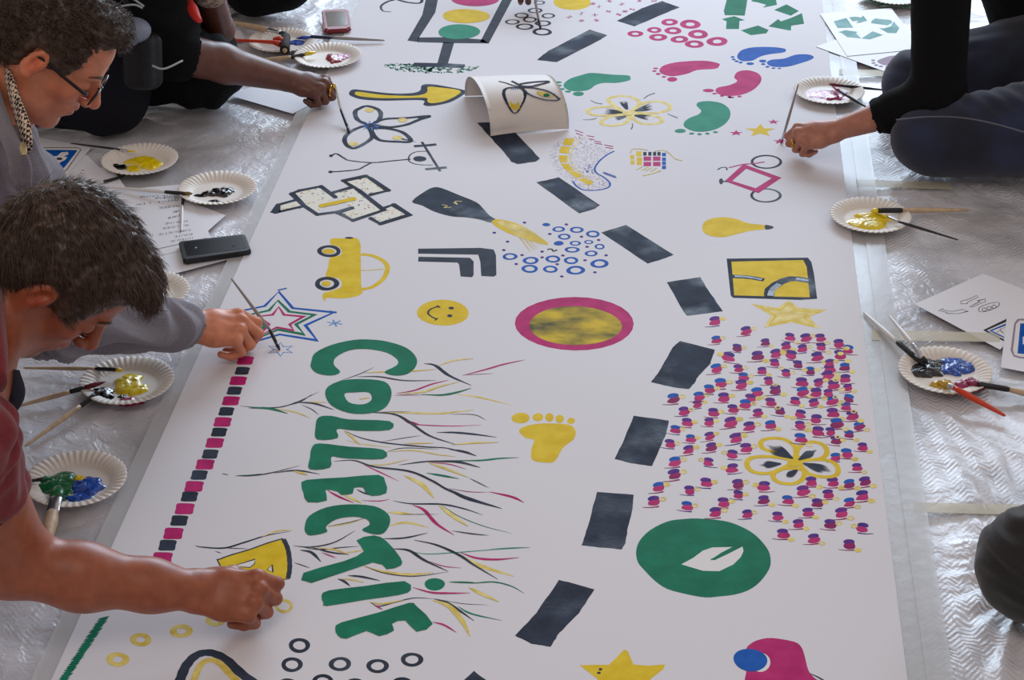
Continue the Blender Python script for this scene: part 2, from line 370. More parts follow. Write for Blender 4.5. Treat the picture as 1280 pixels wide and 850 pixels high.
foot(D3, [(182,480),(195,460),(260,443),(350,441),(420,450),(442,480),(432,515),(385,552),(345,615),(300,622),(242,608),(238,560),(250,518),(212,508)], [(188,416,41,25),(268,412,24,19),(321,413,20,19),(368,420,20,18),(421,429,18,14)], 'Y')
# -- flowers
d = D('painted_flower', C3)
for q in [[(715,543),(655,515),(620,482),(655,466),(720,466),(768,490),(755,520)], [(735,535),(790,500),(860,490),(915,508),(908,532),(850,545),(780,545)], [(735,555),(780,552),(850,562),(880,578),(858,596),(790,598),(745,578)],
          [(710,558),(640,560),(592,580),(592,600),(640,607),(700,595),(718,572)], [(690,545),(640,518),(560,519),(520,535),(545,554),(620,558)]]: d.stroke(q, 22, 'y', closed=True)
for cx, cy, ex, ey in [(712,532,690,490),(740,538,830,515),(740,556,815,568),(708,560,655,575),(695,545,605,538)]:
    for k in range(7):
        t = (k-3)/3; nx, ny = -(ey-cy), (ex-cx); d.stroke([(cx+(ex-cx)*0.1,cy+(ey-cy)*0.1),(cx+(ex-cx)*0.55+nx*t*0.22*2.2*0.5,cy+(ey-cy)*0.55+ny*t*0.1),(ex+nx*t*0.35+random.uniform(-6,6), ey+ny*t*0.14+random.uniform(-3,3))], 13, 'K', (1,0.1))
d.ell(715,548,22,12,'y')
for q in [[(535,485),(560,497),(590,502)],[(790,477),(815,460),(845,450)],[(905,550),(930,560),(955,570)],[(735,595),(737,608),(730,624)],[(497,578),(530,578),(562,572)]]: d.stroke(q, 7, 'k', (0.4,0.7))
d.done(banner, 'yellow outlined flower with grey whiskers')
d = D('painted_flower', G8)
for q in [[(560,450),(420,400),(330,370),(312,320),(360,295),(460,293),(530,320),(575,370)], [(590,440),(590,380),(640,330),(720,320),(790,345),(815,400),(780,440),(700,455)], [(610,475),(700,455),(820,460),(890,500),(895,560),(840,585),(740,580),(660,550)],
          [(560,520),(640,540),(630,600),(570,635),(480,635),(420,610),(405,570),(450,530)], [(550,470),(460,440),(330,430),(230,445),(205,490),(240,540),(330,560),(440,540)]]: d.stroke(q, 40, 'Y', closed=True)
d.ell(575,465,60,45,'Y')
def spikes(cx, cy, ex, ey, w, n=9, fr=0.25):
    for k in range(n):
        t = (k-(n-1)/2)/((n-1)/2); nx, ny = -(ey-cy), (ex-cx); l = 1-0.25*abs(t)+random.uniform(-0.08,0.08)
        mx, my = cx+(ex-cx)*0.5+nx*t*fr, cy+(ey-cy)*0.5+ny*t*fr*0.55
        d.stroke([(cx,cy),(mx,my),(cx+(ex-cx)*l+nx*t*fr*1.1, cy+(ey-cy)*l+ny*t*fr*0.6)], w, 'K', (0.7,0.08), bulge=0.25)
spikes(555,448,370,350,26); spikes(600,458,730,380,30,9,0.22); spikes(635,483,840,545,26,9,0.2); spikes(465,487,300,497,24,9,0.22); spikes(588,535,500,590,30,8,0.25)
d.done(banner, 'large yellow flower with black petal centres')
# -- arrow
d = D('painted_arrow', C2)
d.fill([(526,450),(545,432),(600,436),(720,450),(820,450),(868,438),(878,412),(920,406),(1000,418),(1090,438),(1075,460),(1010,495),(920,512),(885,505),(878,484),(700,486),(590,480),(538,464)], 'K')
d.fill([(555,450),(572,443),(680,457),(820,463),(885,455),(905,440),(908,420),(960,422),(1066,440),(1000,484),(930,498),(905,490),(898,473),(800,473),(680,474),(590,466),(560,458)], 'Y'); d.done(banner)
# -- butterfly flower
d = D('painted_butterfly', C2)
for q in [[(620,600),(568,578),(556,540),(580,522),(615,512),(665,528),(680,555),(662,588)], [(645,600),(700,575),(800,570),(915,560),(860,580),(800,603),(720,614)], [(640,622),(720,622),(790,642),(825,682),(760,684),(680,678),(648,655)], [(615,612),(560,622),(512,655),(508,690),(545,716),(598,695),(638,660)]]: d.stroke(q, 23, 'K', closed=True)
d.stroke([(860,572),(925,558)], 14, 'K', (1,0.1)); d.stroke([(780,670),(850,686)], 14, 'K', (1,0.1)); d.ell(630,608,30,12,'K')
for x, y in [(625,532),(785,580),(548,695),(760,665)]: d.ell(x, y, 24, 10, 'y')
for a in range(14):
    t = 2*PI*a/14; d.stroke([(632+18*math.cos(t),608+8*math.sin(t)),(632+60*math.cos(t+0.1),608+27*math.sin(t+0.1))], 6, 'B' if a % 3 else 'b', (1,0.1))
d.done(banner)
# -- stick figure with barbell
d = D('painted_stick_figure', C2)
for q, w in [([(440,752),(465,742),(500,762),(530,775),(635,785),(730,777),(825,768)],12), ([(635,785),(600,803),(570,818),(500,826),(437,830)],12), ([(900,730),(850,733),(820,750),(815,775),(840,790),(880,796),(930,797)],7), ([(878,685),(925,760),(967,827)],13), ([(840,706),(900,702),(948,697)],24), ([(895,817),(945,813),(998,808)],23)]: d.stroke(q, w, 'K')
d.ell(868,767,31,13,'K'); d.ell(440,752,10,6,'K'); d.ell(437,830,10,6,'K'); d.done(banner)
# -- dotted plan
d = D('painted_dotted_blocks', G5)
blocks = [[(110,345),(125,310),(265,270),(320,315),(300,345),(125,372)], [(235,215),(470,158),(590,235),(500,330),(450,388),(330,310)], [(590,215),(760,165),(1010,350),(750,440),(650,390),(740,330),(620,250)], [(680,112),(870,68),(1040,190),(900,225),(780,160)], [(905,420),(1020,350),(1085,315),(1210,395),(980,470)]]
for q in blocks: d.fill(q, 'D', False, lay=0)
for i, (q, n) in enumerate(zip(blocks, (14,40,60,26,24))): d.layer = 1; d.dots(q, n, 8, ['y','U'], 20+i, 0.8)
for q in [[(330,322),(110,372),(95,375),(120,310),(265,270)], [(450,392),(340,320),(235,215),(300,190),(480,155),(600,245)], [(620,380),(740,340)], [(590,205),(750,160),(800,190),(1010,355),(750,442),(640,385)], [(450,392),(620,370),(740,335)], [(740,155),(670,108),(860,68),(900,90),(1045,190),(900,225)], [(900,425),(980,470),(1225,395),(1090,310),(1000,340)]]: d.caps(q, 42, 'K')
d.caps([(490,318),(600,295),(750,262)], 60, 'Y'); d.done(banner)
# -- car
d = D('painted_car', C6)
d.fill([(440,380),(500,378),(560,376),(580,400),(583,450),(585,600),(592,640),(560,658),(500,668),(430,665),(414,668),(412,680),(404,678),(400,645),(440,632),(485,615),(490,590),(470,570),(415,562),(425,520),(435,472),(480,462),(492,440),(475,418),(440,408)], 'Y', n=3)
d.stroke([(585,455),(640,462),(695,490),(712,525),(690,575),(640,612),(585,625)], 24, 'Y'); d.stroke([(585,532),(640,531),(695,526)], 8, 'y')
d.ell(430,440,58,28,'K',hole=0.62); d.ell(428,441,30,12,'Y'); d.ell(420,597,60,32,'K',hole=0.6); d.ell(416,597,22,13,'Y'); d.ell(527,376,20,4,'K'); d.done(banner)
# -- bottle with spray
d = D('painted_bottle', C6)
d.fill([(830,200),(895,150),(935,132),(975,136),(1060,170),(1140,203),(1175,235),(1205,268),(1238,290),(1212,303),(1160,288),(1090,277),(1020,272),(940,250),(880,220)], 'K', n=3)
for q in [[(975,215),(1000,222),(985,230),(1020,228)],[(1030,205),(1050,215),(1040,200),(1072,200)]]: d.stroke(q, 5, 'y')
d.c = C7; d.fill([(58,303),(88,286),(180,308),(260,350),(330,405),(290,402),(200,375),(120,345)], 'Y')
for k in range(12):
    a = k/11; d.stroke([(80+20*a,300-6*a),(170+60*a,355-20*a),(240+90*a,445-50*a+random.uniform(-8,8))], 9, 'y', (1,0.1))
d.done(banner)
d = D('painted_double_corner', C6)
d.fill([(862,428),(900,424),(1160,425),(1222,432),(1236,450),(1236,475),(1275,430),(1275,430)] if False else [(860,430),(1160,425),(1222,432),(1240,432),(1300,427),(1372,432),(1380,455),(1378,560),(1368,566),(1312,562),(1305,470),(1290,452),(1240,452),(860,452)] if False else [(860,428),(1160,424),(1225,432),(1236,460),(1238,555),(1225,563),(1165,560),(1160,490),(1150,457),(860,452)], 'k', False)
d.fill([(862,467),(1110,472),(1128,490),(1128,555),(1120,566),(1065,562),(1058,505),(1050,495),(860,490)], 'k', False); d.done(banner)
# -- nested stars
d = D('painted_nested_star', H8)
d.stroke([(770,158),(850,252),(1085,276),(922,350),(988,436),(775,402),(530,474),(640,355),(520,275),(690,240)], 21, 'B', closed=True, curve=False)
d.stroke([(765,150),(815,138)], 14, 'B'); d.stroke([(1060,268),(1100,280)], 12, 'B')
d.stroke([(765,208),(830,272),(975,290),(868,345),(915,402),(765,375),(635,430),(690,350),(600,290),(715,265)], 20, 'G', closed=True, curve=False)
d.stroke([(770,245),(800,290),(912,300),(832,345),(855,380),(760,362),(655,412),(715,345),(650,300),(735,290)], 17, 'P', closed=True, curve=False)
d.done(banner)
def star_pts(cx, cy, r, sq, n=5, inner=0.4, rot=-PI/2):
    return [(cx+(r if i % 2 == 0 else r*inner)*math.cos(rot+PI*i/n), cy+(r if i % 2 == 0 else r*inner)*math.sin(rot+PI*i/n)*sq) for i in range(2*n)]
d = D('painted_small_star', H8); d.stroke(star_pts(780,488,78,0.5,6,0.45), 7, 'b', closed=True, curve=False); d.done(banner, 'small pale blue star in outline')
d = D('painted_small_star', H8)
for a in range(3): t = a*PI/3+0.3; d.stroke([(1090-45*math.cos(t),338-20*math.sin(t)),(1090+45*math.cos(t),338+20*math.sin(t))], 13, 'b', (0.7,0.7))
d.done(banner, 'small blue scribbled star')
# -- smiley, target, blue rings
d = D('painted_smiley', C6); d.ell(980,737,126,62,'Y',wob=0.015); d.ell(1020,715,13,7,'K',lay=1); d.ell(1013,752,13,7,'K',lay=1); d.stroke([(962,706),(925,718),(908,735),(918,752),(952,770)], 9, 'K'); d.stroke([(950,703),(966,712)],9,'K'); d.stroke([(942,774),(954,764)],9,'K'); d.done(banner)
d = D('painted_round_target', C7); d.ell(457,790,290,128,'P',wob=0.012); d.ell(460,800,222,95,'M',wob=0.02); d.done(banner)
rings('painted_blue_ring', C7, [(380,334,31,13),(467,337,33,15),(545,357,34,16),(407,370,32,14),(460,402,27,12),(525,396,22,10),(578,418,25,13),(445,433,36,14),(537,451,31,14),(145,466,37,16),(245,485,38,18),(240,525,41,19),(352,478,37,17),(340,527,36,17),(440,485,36,17),(462,532,46,21),(577,500,44,21)], 'B', 0.58)
d = D('painted_blue_specks', C7)
for x, y, rx, ry in [(380,402,24,11),(320,312,19,8)]: d.ell(x, y, rx, ry, 'B', lay=0)
for x, y in [(215,302),(417,311),(337,357),(490,370),(573,386),(517,419),(609,460),(507,484),(555,542),(395,562),(373,503),(300,442),(203,459),(115,435),(175,502),(133,394),(69,351),(300,470),(400,461)]: d.ell(x, y, 9, 5, 'V', lay=0)
d.stroke([(325,432),(345,430),(355,440),(373,434)], 8, 'K'); d.done(banner)
# -- bulb, bicycle, map square, gold star
d = D('painted_light_bulb', C8); d.fill([(-75,283),(-62,258),(-20,243),(30,241),(75,250),(120,266),(190,275),(192,291),(130,298),(70,312),(20,324),(-30,322),(-65,308)], 'Y'); d.fill([(190,274),(215,277),(226,283),(215,290),(192,292)], 'k'); d.done(banner)
d = D('painted_bicycle', G6)
d.ell(580,190,168,75,'K',hole=0.82,wob=0.01); d.ell(575,548,168,77,'K',hole=0.82,wob=0.01)
d.stroke([(175,395),(350,238),(690,362),(480,498)], 78, 'P', closed=True, curve=False); d.stroke([(560,190),(450,208),(330,218),(180,252)], 28, 'P', (0.8,0.7))
d.stroke([(60,275),(100,252),(150,250),(160,278)], 15, 'K'); d.ell(97,398,22,30,'k'); d.stroke([(100,400),(165,400)], 22, 'k'); d.done(banner)
d = D('painted_road_map_square', C8)
d.fill([(28,415),(370,411),(385,430),(396,480),(409,584),(340,589),(55,580),(45,570)], 'K', False); d.fill([(48,428),(350,421),(365,450),(378,578),(240,575),(60,570)], 'Y', False)
d.stroke([(52,490),(120,494),(186,505)], 30, 'K'); d.stroke([(207,575),(212,545),(260,512),(310,500),(382,510)], 42, 'K'); d.stroke([(62,489),(120,493),(176,503)], 15, 'S'); d.stroke([(212,572),(222,545),(250,522)], 26, 'S'); d.stroke([(320,500),(372,508)], 18, 'S'); d.done(banner)  # pale inner strokes paint a sheen onto the dark roads
d = D('painted_gold_star', C8); d.fill([(290,590),(330,622),(452,630),(375,660),(420,710),(300,684),(185,706),(215,655),(128,604),(240,622)], 'y', False)
d.stroke([(290,602),(320,635),(420,641),(352,662),(395,700),(300,674),(205,696),(236,656),(160,614),(255,632)], 8, 'Y', closed=True, curve=False); d.done(banner)
# -- word COLLECTiF, letter by letter
def letter(lab, crop, pts, holes=(), n=3, dot=None):
    d = D('painted_letter', crop); d.layer = 12; d.fill(pts, 'G', True, holes, n=n)
    if dot: d.ell(*dot, 'G', lay=0)
    d.done(banner, lab)
letter('green letter C, first of the word', D2, [(350,132),(365,100),(430,68),(520,48),(590,47),(655,55),(730,80),(770,120),(765,158),(730,185),(680,190),(642,176),(688,152),(695,128),(650,98),(570,84),(500,90),(447,118),(440,148),(465,176),(430,190),(375,182),(348,158)])
letter('green letter O', D2, [(405,265),(420,232),(480,209),(560,205),(640,214),(668,245),(666,285),(640,322),(580,342),(500,340),(430,310)], [[(482,263),(520,258),(580,258),(590,288),(555,306),(500,298)]])
letter('green letter L, after the O', D2, [(378,358),(430,352),(500,366),(662,373),(662,408),(530,411),(452,404),(455,440),(372,446),(366,400)])
letter('green letter L, before the E', D2, [(352,478),(382,462),(500,475),(636,487),(636,524),(480,521),(430,515),(425,558),(342,565),(344,520)])
letter('green letter E', D2, [(310,628),(330,608),(480,598),(618,588),(645,615),(650,660),(592,672),(565,656),(556,638),(520,640),(515,662),(470,668),(455,655),(405,648),(412,690),(335,697),(318,660)], n=2)
letter('green letter C, before the T', D6, [(323,188),(340,145),(410,110),(500,98),(600,105),(655,135),(664,172),(640,212),(600,217),(552,200),(582,180),(572,158),(520,147),(450,157),(408,187),(412,208),(350,222),(328,212)])
letter('green letter T', D6, [(530,242),(600,222),(650,245),(705,310),(708,342),(650,357),(595,330),(350,412),(318,372),(480,325),(560,285)], n=2)
letter('green dotted letter I', D6, [(390,462),(420,442),(560,425),(722,405),(748,440),(700,460),(560,480),(412,504),(398,492)], n=2, dot=(843,417,42,24))
letter('green letter F', D6, [(445,592),(470,570),(620,530),(740,492),(770,505),(835,575),(770,607),(725,562),(672,575),(680,602),(620,625),(570,604),(490,635),(455,622)], n=2)
# -- twigs
d = D('painted_twigs', D2)
TWN = [0]
def tw(pts, w, k, taper=(0.35,0.3), bulge=0.65): TWN[0] += 1; d.stroke(pts, w*1.4, k, taper, bulge=bulge, lay=(TWN[0]*7 % 20)*.4)
for pts, w, k in [
 ([(65,312),(140,318),(220,317),(290,297),(380,255)],7,'K'), ([(100,320),(180,322),(255,342)],14,'G'), ([(220,317),(300,297),(355,263)],6,'K'), ([(200,322),(280,335),(345,360)],8,'y'), ([(280,297),(360,302),(440,327)],10,'K'), ([(310,307),(350,325),(380,348)],5,'K'), ([(340,297),(410,297)],9,'y'), ([(540,285),(585,278)],10,'y'),
 ([(460,213),(540,185),(600,157)],5,'K'), ([(560,180),(650,175),(760,172),(850,165)],9,'Y'), ([(530,195),(620,195),(720,210),(850,210)],8,'K'), ([(800,142),(845,150),(900,190),(990,230)],15,'K'), ([(860,150),(920,130),(1000,122)],10,'y'), ([(955,190),(1050,165),(1120,145),(1205,127)],9,'P'), ([(955,188),(1080,182)],4,'R'),
 ([(690,262),(760,250),(830,225),(900,208)],9,'P'), ([(700,266),(800,255),(860,235),(940,215)],12,'y'), ([(680,269),(800,268)],5,'R'), ([(790,266),(870,268),(930,258),(990,240)],13,'G'), ([(930,265),(1010,275),(1150,308)],11,'y'),
 ([(600,340),(700,338),(850,342),(930,335),(1000,327)],12,'y'), ([(590,338),(680,345),(740,375),(820,430),(930,467)],12,'K'), ([(720,370),(760,385),(900,392),(1030,388)],7,'P'), ([(720,370),(780,385)],12,'P'), ([(600,337),(750,335)],4,'K'), ([(850,418),(920,418),(1000,425),(1090,437)],14,'K'), ([(900,345),(1000,347),(1050,370)],4,'k'), ([(910,467),(1000,460),(1100,457)],11,'y'),
 ([(480,410),(550,440),(650,460),(800,475),(900,482),(1010,512)],9,'K'), ([(900,485),(960,495),(1010,512)],14,'K'), ([(480,410),(510,435),(545,468)],9,'y'), ([(490,450),(560,465),(670,478)],6,'y'), ([(630,455),(720,440),(790,430)],4,'k'), ([(720,463),(840,460)],8,'y'), ([(650,495),(720,480),(860,485)],5,'k'), ([(650,495),(760,490),(850,505),(930,515)],8,'y'),
 ([(440,533),(520,530),(600,555),(740,573),(830,610),(900,650),(1000,690),(1110,722)],11,'K'), ([(900,645),(970,680),(1110,722)],20,'K'), ([(570,548),(650,545),(740,525)],7,'y'), ([(560,548),(620,575),(700,613)],7,'P'), ([(700,548),(800,535),(900,530)],9,'k'), ([(820,535),(930,535),(1025,558)],15,'K'), ([(900,530),(1020,530),(1100,522),(1180,518)],12,'G'), ([(820,538),(900,545),(970,565)],6,'P'), ([(820,540),(880,560),(980,598)],13,'y'), ([(810,580),(870,590),(940,603)],14,'G'), ([(720,590),(790,625),(840,680)],20,'y'), ([(980,600),(1060,640)],5,'k'), ([(1060,655),(1150,675),(1200,698)],14,'P'), ([(890,640),(980,655),(1060,657)],4,'R'),
 ([(45,592),(120,590),(200,577),(305,550)],6,'K'), ([(50,590),(100,590),(150,583)],10,'G'), ([(200,580),(290,570),(385,585)],9,'K'), ([(280,572),(335,588)],12,'y'), ([(415,650),(460,675),(520,700)],11,'P'), ([(480,668),(550,700)],14,'y'), ([(530,645),(560,660),(600,672)],7,'K'), ([(550,690),(620,692),(662,685)],6,'P'),
 ([(-10,583),(20,587)],4,'k')]: tw(pts, w, k)
d.c = D6
for pts, w, k in [
 ([(675,83),(750,95),(870,97),(960,115),(1035,140)],11,'K'), ([(755,100),(800,120),(850,175),(920,220)],15,'P'), ([(860,100),(910,140),(975,185)],18,'y'), ([(870,100),(940,145),(1040,185),(1150,213)],5,'G'), ([(655,128),(700,132),(760,138)],16,'y'), ([(700,138),(860,137)],3,'k'), ([(660,183),(730,170),(820,190)],14,'y'), ([(630,235),(720,232),(815,212)],10,'K'), ([(910,203),(990,215),(1060,222)],7,'k'), ([(415,187),(490,175),(560,155)],8,'y'), ([(415,185),(500,170),(565,152)],5,'K'),
 ([(275,263),(350,268),(440,250),(525,203)],7,'K'), ([(300,265),(380,278),(470,270),(540,265)],7,'K'), ([(370,270),(450,280),(500,300)],10,'y'), ([(350,270),(430,290),(500,298)],9,'K'), ([(305,280),(350,290),(388,327)],14,'K'), ([(280,330),(345,352)],5,'K'), ([(390,290),(450,312)],6,'P'), ([(480,292),(560,280)],9,'y'),
 ([(675,275),(740,282),(800,320),(895,365)],13,'K'), ([(700,275),(800,295),(900,292),(1060,280),(1225,270)],6,'g'), ([(820,325),(880,345),(950,352)],5,'P'), ([(760,240),(850,260),(940,300),(1000,340),(1095,397)],12,'K'), ([(960,308),(1030,345),(1160,385)],20,'y'), ([(945,290),(1010,312),(1090,318),(1180,310)],13,'P'), ([(1060,277),(1150,272),(1225,270)],5,'g'),
 ([(560,345),(640,368),(740,378),(840,370)],18,'y'), ([(560,343),(640,372),(760,385),(900,367)],6,'K'), ([(495,382),(550,387),(625,403)],11,'K'), ([(455,395),(480,405),(505,425)],12,'K'), ([(470,395),(520,400),(560,410)],9,'y'), ([(755,430),(830,450),(900,453),(985,452)],11,'P'), ([(915,410),(1000,412),(1080,408),(1150,425),(1200,453)],8,'G'), ([(980,430),(1030,455),(1100,487)],18,'y'), ([(900,408),(1000,410)],10,'G'),
 ([(582,488),(620,505),(680,490),(760,472),(840,475)],7,'K'), ([(585,490),(640,495),(720,480)],10,'y'), ([(600,500),(635,518)],7,'P'), ([(840,475),(900,495),(1000,563)],13,'K'), ([(835,480),(900,505),(950,560),(985,625)],22,'y'), ([(935,505),(990,535),(1110,562)],9,'G'), ([(870,480),(960,495),(1060,500)],3,'k'), ([(835,568),(880,580),(930,610)],9,'P'),
 ([(-115,262),(-90,268),(0,272),(80,250),(170,222),(265,205)],10,'K'), ([(150,228),(210,205),(275,200)],8,'y'), ([(0,272),(95,275)],4,'K'), ([(-35,285),(-10,293)],4,'k')]: tw(pts, w, k)
d.done(banner, 'painted grass-like twigs around the green word')
# -- dashed line of squares
d = D('painted_dashed_line', D1)
sq = [(1185,195),(1170,245),(1150,293),(1132,341),(1115,390),(1093,441),(1075,492),(1058,541),(1037,593),(1015,647),(990,697),(962,748),(937,803),(915,852)]
sq = [(x/3.8625, 400+y/3.8625) for x, y in sq]+[(x/3.4, 600+y/3.4) for x, y in [(785,122),(762,172),(737,227),(712,277),(690,332),(668,380)]]
d.c = SRC
for i, (x, y) in enumerate(sq):
    w, h = (9.5, 5.6) if i % 2 == 0 else (8.2, 5.0); w += max(0, (y-450)/120); h = (h+max(0,(y-450)/100))*.84
    d.fill([(x-w+1.5,y-h),(x,y-h-0.6),(x+w+1,y-h+0.5),(x+w,y),(x+w-1.5,y+h),(x,y+h+0.6),(x-w-1,y+h),(x-w,y)], 'P' if i % 2 == 0 else 'K', n=3, lay=0)
d.done(banner)
d = D('painted_green_zigzag', F7); rnd = random.Random(4)
for k in range(46):
    t = k/45; x = 318-235*t*1.6; y = 150+360*t*1.6; w = 30+6*rnd.random(); d.stroke([(x-w,y+8+rnd.uniform(-3,3)),(x,y),(x+w,y-10+rnd.uniform(-3,3))], 30, 'G', (0.4,0.4), bulge=0.5, lay=k % 3)
d.done(banner)
rings('painted_yellow_ring', F7, [(398,385,65,42),(530,272,62,38),(762,223,66,38),(958,160,60,34)], 'y', 0.42)
rings('painted_yellow_ring', F8, [(220,70,46,34)], 'y', 0.62)
rings('painted_black_ring', F8, [(x,y,55,36) for x, y in [(297,267),(260,363),(500,360),(688,370),(860,338),(240,468),(415,447),(575,468),(810,462),(640,560),(460,560)]], 'K', 0.58)
d = D('painted_drop_outline', F7)
d.stroke([(640,760),(700,620),(755,500),(790,420),(850,360),(930,347),(1015,385),(1110,470),(1230,560),(1300,640)], 58, 'K')
d.stroke([(760,760),(800,620),(835,500),(870,420),(925,388),(985,410),(1060,490),(1150,570)], 40, 'y'); d.done(banner)
# -- yellow panel under the hand
d = D('painted_yellow_panel', G2)
d.fill([(255,240),(350,205),(500,160),(640,110),(752,78),(790,150),(805,230),(808,310),(795,385),(730,394),(640,400),(520,415),(400,428),(320,440),(285,300)], 'Y', False)
d.stroke([(255,242),(350,207),(500,162),(640,112),(750,80)], 15, 'K'); d.stroke([(250,235),(280,300),(330,440),(520,420),(800,385)], 9, 'K'); d.stroke([(755,84),(785,150),(800,230),(802,310),(790,382)], 36, 'K')
for q in [[(370,290),(540,238),(535,272),(500,300)], [(632,318),(668,280),(674,335)]]: d.fill(q, 'W', False); d.stroke(q, 8, 'K', closed=True, curve=False)
d.done(banner)
d = D('painted_leaf_disc', D7)
leaf = [(780,355),(830,328),(870,298),(910,284),(995,282),(950,305),(905,335),(920,338),(975,312),(1038,280),(1042,300),(1030,325),(1000,355),(940,384),(870,382),(810,364)]
d.fill([(590,300),(605,255),(650,210),(720,175),(780,165),(850,162),(960,172),(1030,195),(1090,230),(1140,285),(1156,330),(1150,375),(1110,430),(1060,465),(1000,483),(940,490),(880,494),(800,480),(720,458),(670,425),(625,380),(597,345)], 'G', holes=(), n=3)
d.fill(leaf, 'W', False); d.stroke([(1036,276),(980,305),(930,325),(905,336)], 9, 'G'); d.done(banner)
d = D('painted_yellow_star', D7); d.fill([(540,713),(556,722),(578,776),(640,782),(712,776),(705,795),(650,838),(690,905),(560,878),(440,915),(428,838),(352,780),(420,778),(475,778),(505,750)], 'Y', False)
d.ell(440,797,8,5,'K',lay=2); d.ell(433,812,8,5,'K',lay=2); d.done(banner)
d = D('painted_magenta_shape', D8)
d.fill([(108,960),(110,810),(108,720),(128,690),(165,672),(220,665),(310,680),(340,700),(355,735),(372,800),(400,835),(440,860),(560,960),(340,1100)], 'P', n=3); d.stroke([(380,815),(430,840),(520,905)], 14, 'K', (0.3,1)); d.ell(170,768,42,40,'W',wob=0); d.ell(128,758,74,46,'B',rot=0.12); d.done(banner)
# -- stars by the kneeling painter's hand
for (x, y, r, k, lab) in [(68,560,30,'P','small magenta star left of the yellow star'),(225,513,26,'P','small magenta star above the yellow star'),(252,595,30,'P','small magenta star under the hand'),(170,550,68,'Y','yellow star between magenta stars')]:
    d = D('painted_small_star', C4); d.fill(star_pts(x, y, r, 0.42, inner=0.42), k, False); d.done(banner, lab)
# -- curved road, house
d = D('painted_curved_road', G3)
d.dots([(375,130),(280,150),(210,190),(170,260),(180,340),(250,430),(340,500),(420,550),(520,562),(640,540),(650,500),(540,420),(530,370),(580,300),(660,240),(560,190),(450,130)], 900, 4.2, ['V','P','U','V'], 8)
for q in [[(300,145),(375,150),(350,205),(275,195)],[(268,208),(338,215),(325,270),(248,262)],[(245,282),(318,285),(315,340),(255,338)],[(258,350),(325,350),(370,405),(310,410)],[(318,415),(378,410),(440,450),(385,465)],[(400,475),(450,462),(525,500),(490,525)]]: d.fill([(x,y) for x,y in q], 'Y', False, lay=1)
d.layer = 2
d.stroke([(430,140),(385,190),(350,260),(350,340),(400,410),(470,460),(525,495)], 9, 'y'); d.stroke([(690,248),(630,280),(570,330),(535,385),(550,425),(610,460),(655,505),(640,540),(560,560),(450,560),(390,530),(360,492)], 15, 'B')
for q in [[(375,80),(440,102)],[(385,105),(437,125)],[(470,125),(530,135)],[(485,150),(530,158)],[(530,168),(585,178)],[(540,185),(595,195)],[(610,200),(680,212)],[(620,220),(680,228)]]: d.stroke(q, 11, 'P', curve=False)
for k in range(14): x, y = random.uniform(460,530), random.uniform(365,430); d.stroke([(x,y),(x+random.uniform(-16,16),y-10)], 6, 'B')
for k in range(9): x = 600+k*11; y = 430+k*4; d.stroke([(x,y),(x+8,y-14),(x+18,y+4)], 5, 'B')
d.done(banner)
d = D('painted_little_house', G3)
R_ = lambda x0,y0,x1,y1,k: d.fill([(x0,y0),(x1,y0),(x1,y1),(x0,y1)], k, False, lay=0)
R_(865,250,910,290,'Y'); R_(870,300,912,360,'Y'); R_(818,280,850,315,'Y'); R_(820,322,852,355,'Y')
for x0 in (922,962,1000,1035): R_(x0,255,x0+26,285,'K')
for x0 in (925,1000):
    for y0 in (292,335): R_(x0,y0,x0+60,y0+34,'P')
for y0 in (262,300,332,365): R_(1072,y0,1104,y0+28,'B')
for x in (870,910,940,980): d.stroke([(x,x*0.12+292),(x+55,x*0.12+265)], 14, 'y', (1,0.3))
d.stroke([(920,445),(1000,425),(1065,405)], 15, 'y'); d.stroke([(820,262),(835,235),(890,230),(960,242)], 10, 'y'); d.stroke([(1010,250),(1080,242),(1130,265),(1180,310),(1235,325)], 20, 'y', (0.4,0.5)); d.done(banner)
# -- the crowd of small painted birds
birds = [(D4,p) for p in [(362,88),(512,135),(368,178),(470,217),(605,190),(725,165),(800,170),(870,170),(960,197),(1005,225),(705,208),(785,220),(875,213),(428,262),(568,257),(655,245),(730,252),(855,262),(965,252),(650,290),(762,298),(915,290),(990,310),(368,317),(475,317),(590,328),(705,338),(822,328),(915,320),(905,352),(500,357),(620,375),(782,385),(862,385),(935,397),(990,367),(1003,410),(390,390),(490,395),(335,417),(565,433),(655,420),(785,430),(852,435),(910,435),(285,452),(405,457),(535,463),(162,463),(278,488),(510,490),(630,480),(750,473),(838,483),(930,472),(1008,462),(995,500),(212,523),(355,530),(448,512),(568,530),(675,523),(775,537),(850,562),(930,533),(1025,545),(228,578),(335,575),(438,577),(528,598),(630,590),(773,590),(950,583),(1058,595),(172,612),(858,622),(920,622),(1010,635),(245,655),(335,643),(462,655),(775,655),(945,665),(145,680),(345,697),(235,710),(512,702),(445,732),(998,727),(1075,695),(945,745),(170,768),(330,768),(445,800),(1048,795),(165,830)]]
birds += [(D8,p) for p in [(75,22),(185,32),(385,12),(475,15),(545,22),(610,12),(78,67),(185,90),(285,90),(350,52),(455,65),(600,72),(410,103),(545,100),(15,100),(115,148),(243,158),(370,142),(512,145),(330,190),(465,192),(600,207),(265,232),(395,252),(545,277)]]
birds += [(D7,p) for p in [(685,35),(815,48),(885,17),(665,95),(805,115),(925,142)]]
birds = sorted([(c[0]+x/c[2], c[1]+y/c[2]) for c, (x, y) in birds], key=lambda p: -p[1]); rnd = random.Random(12)
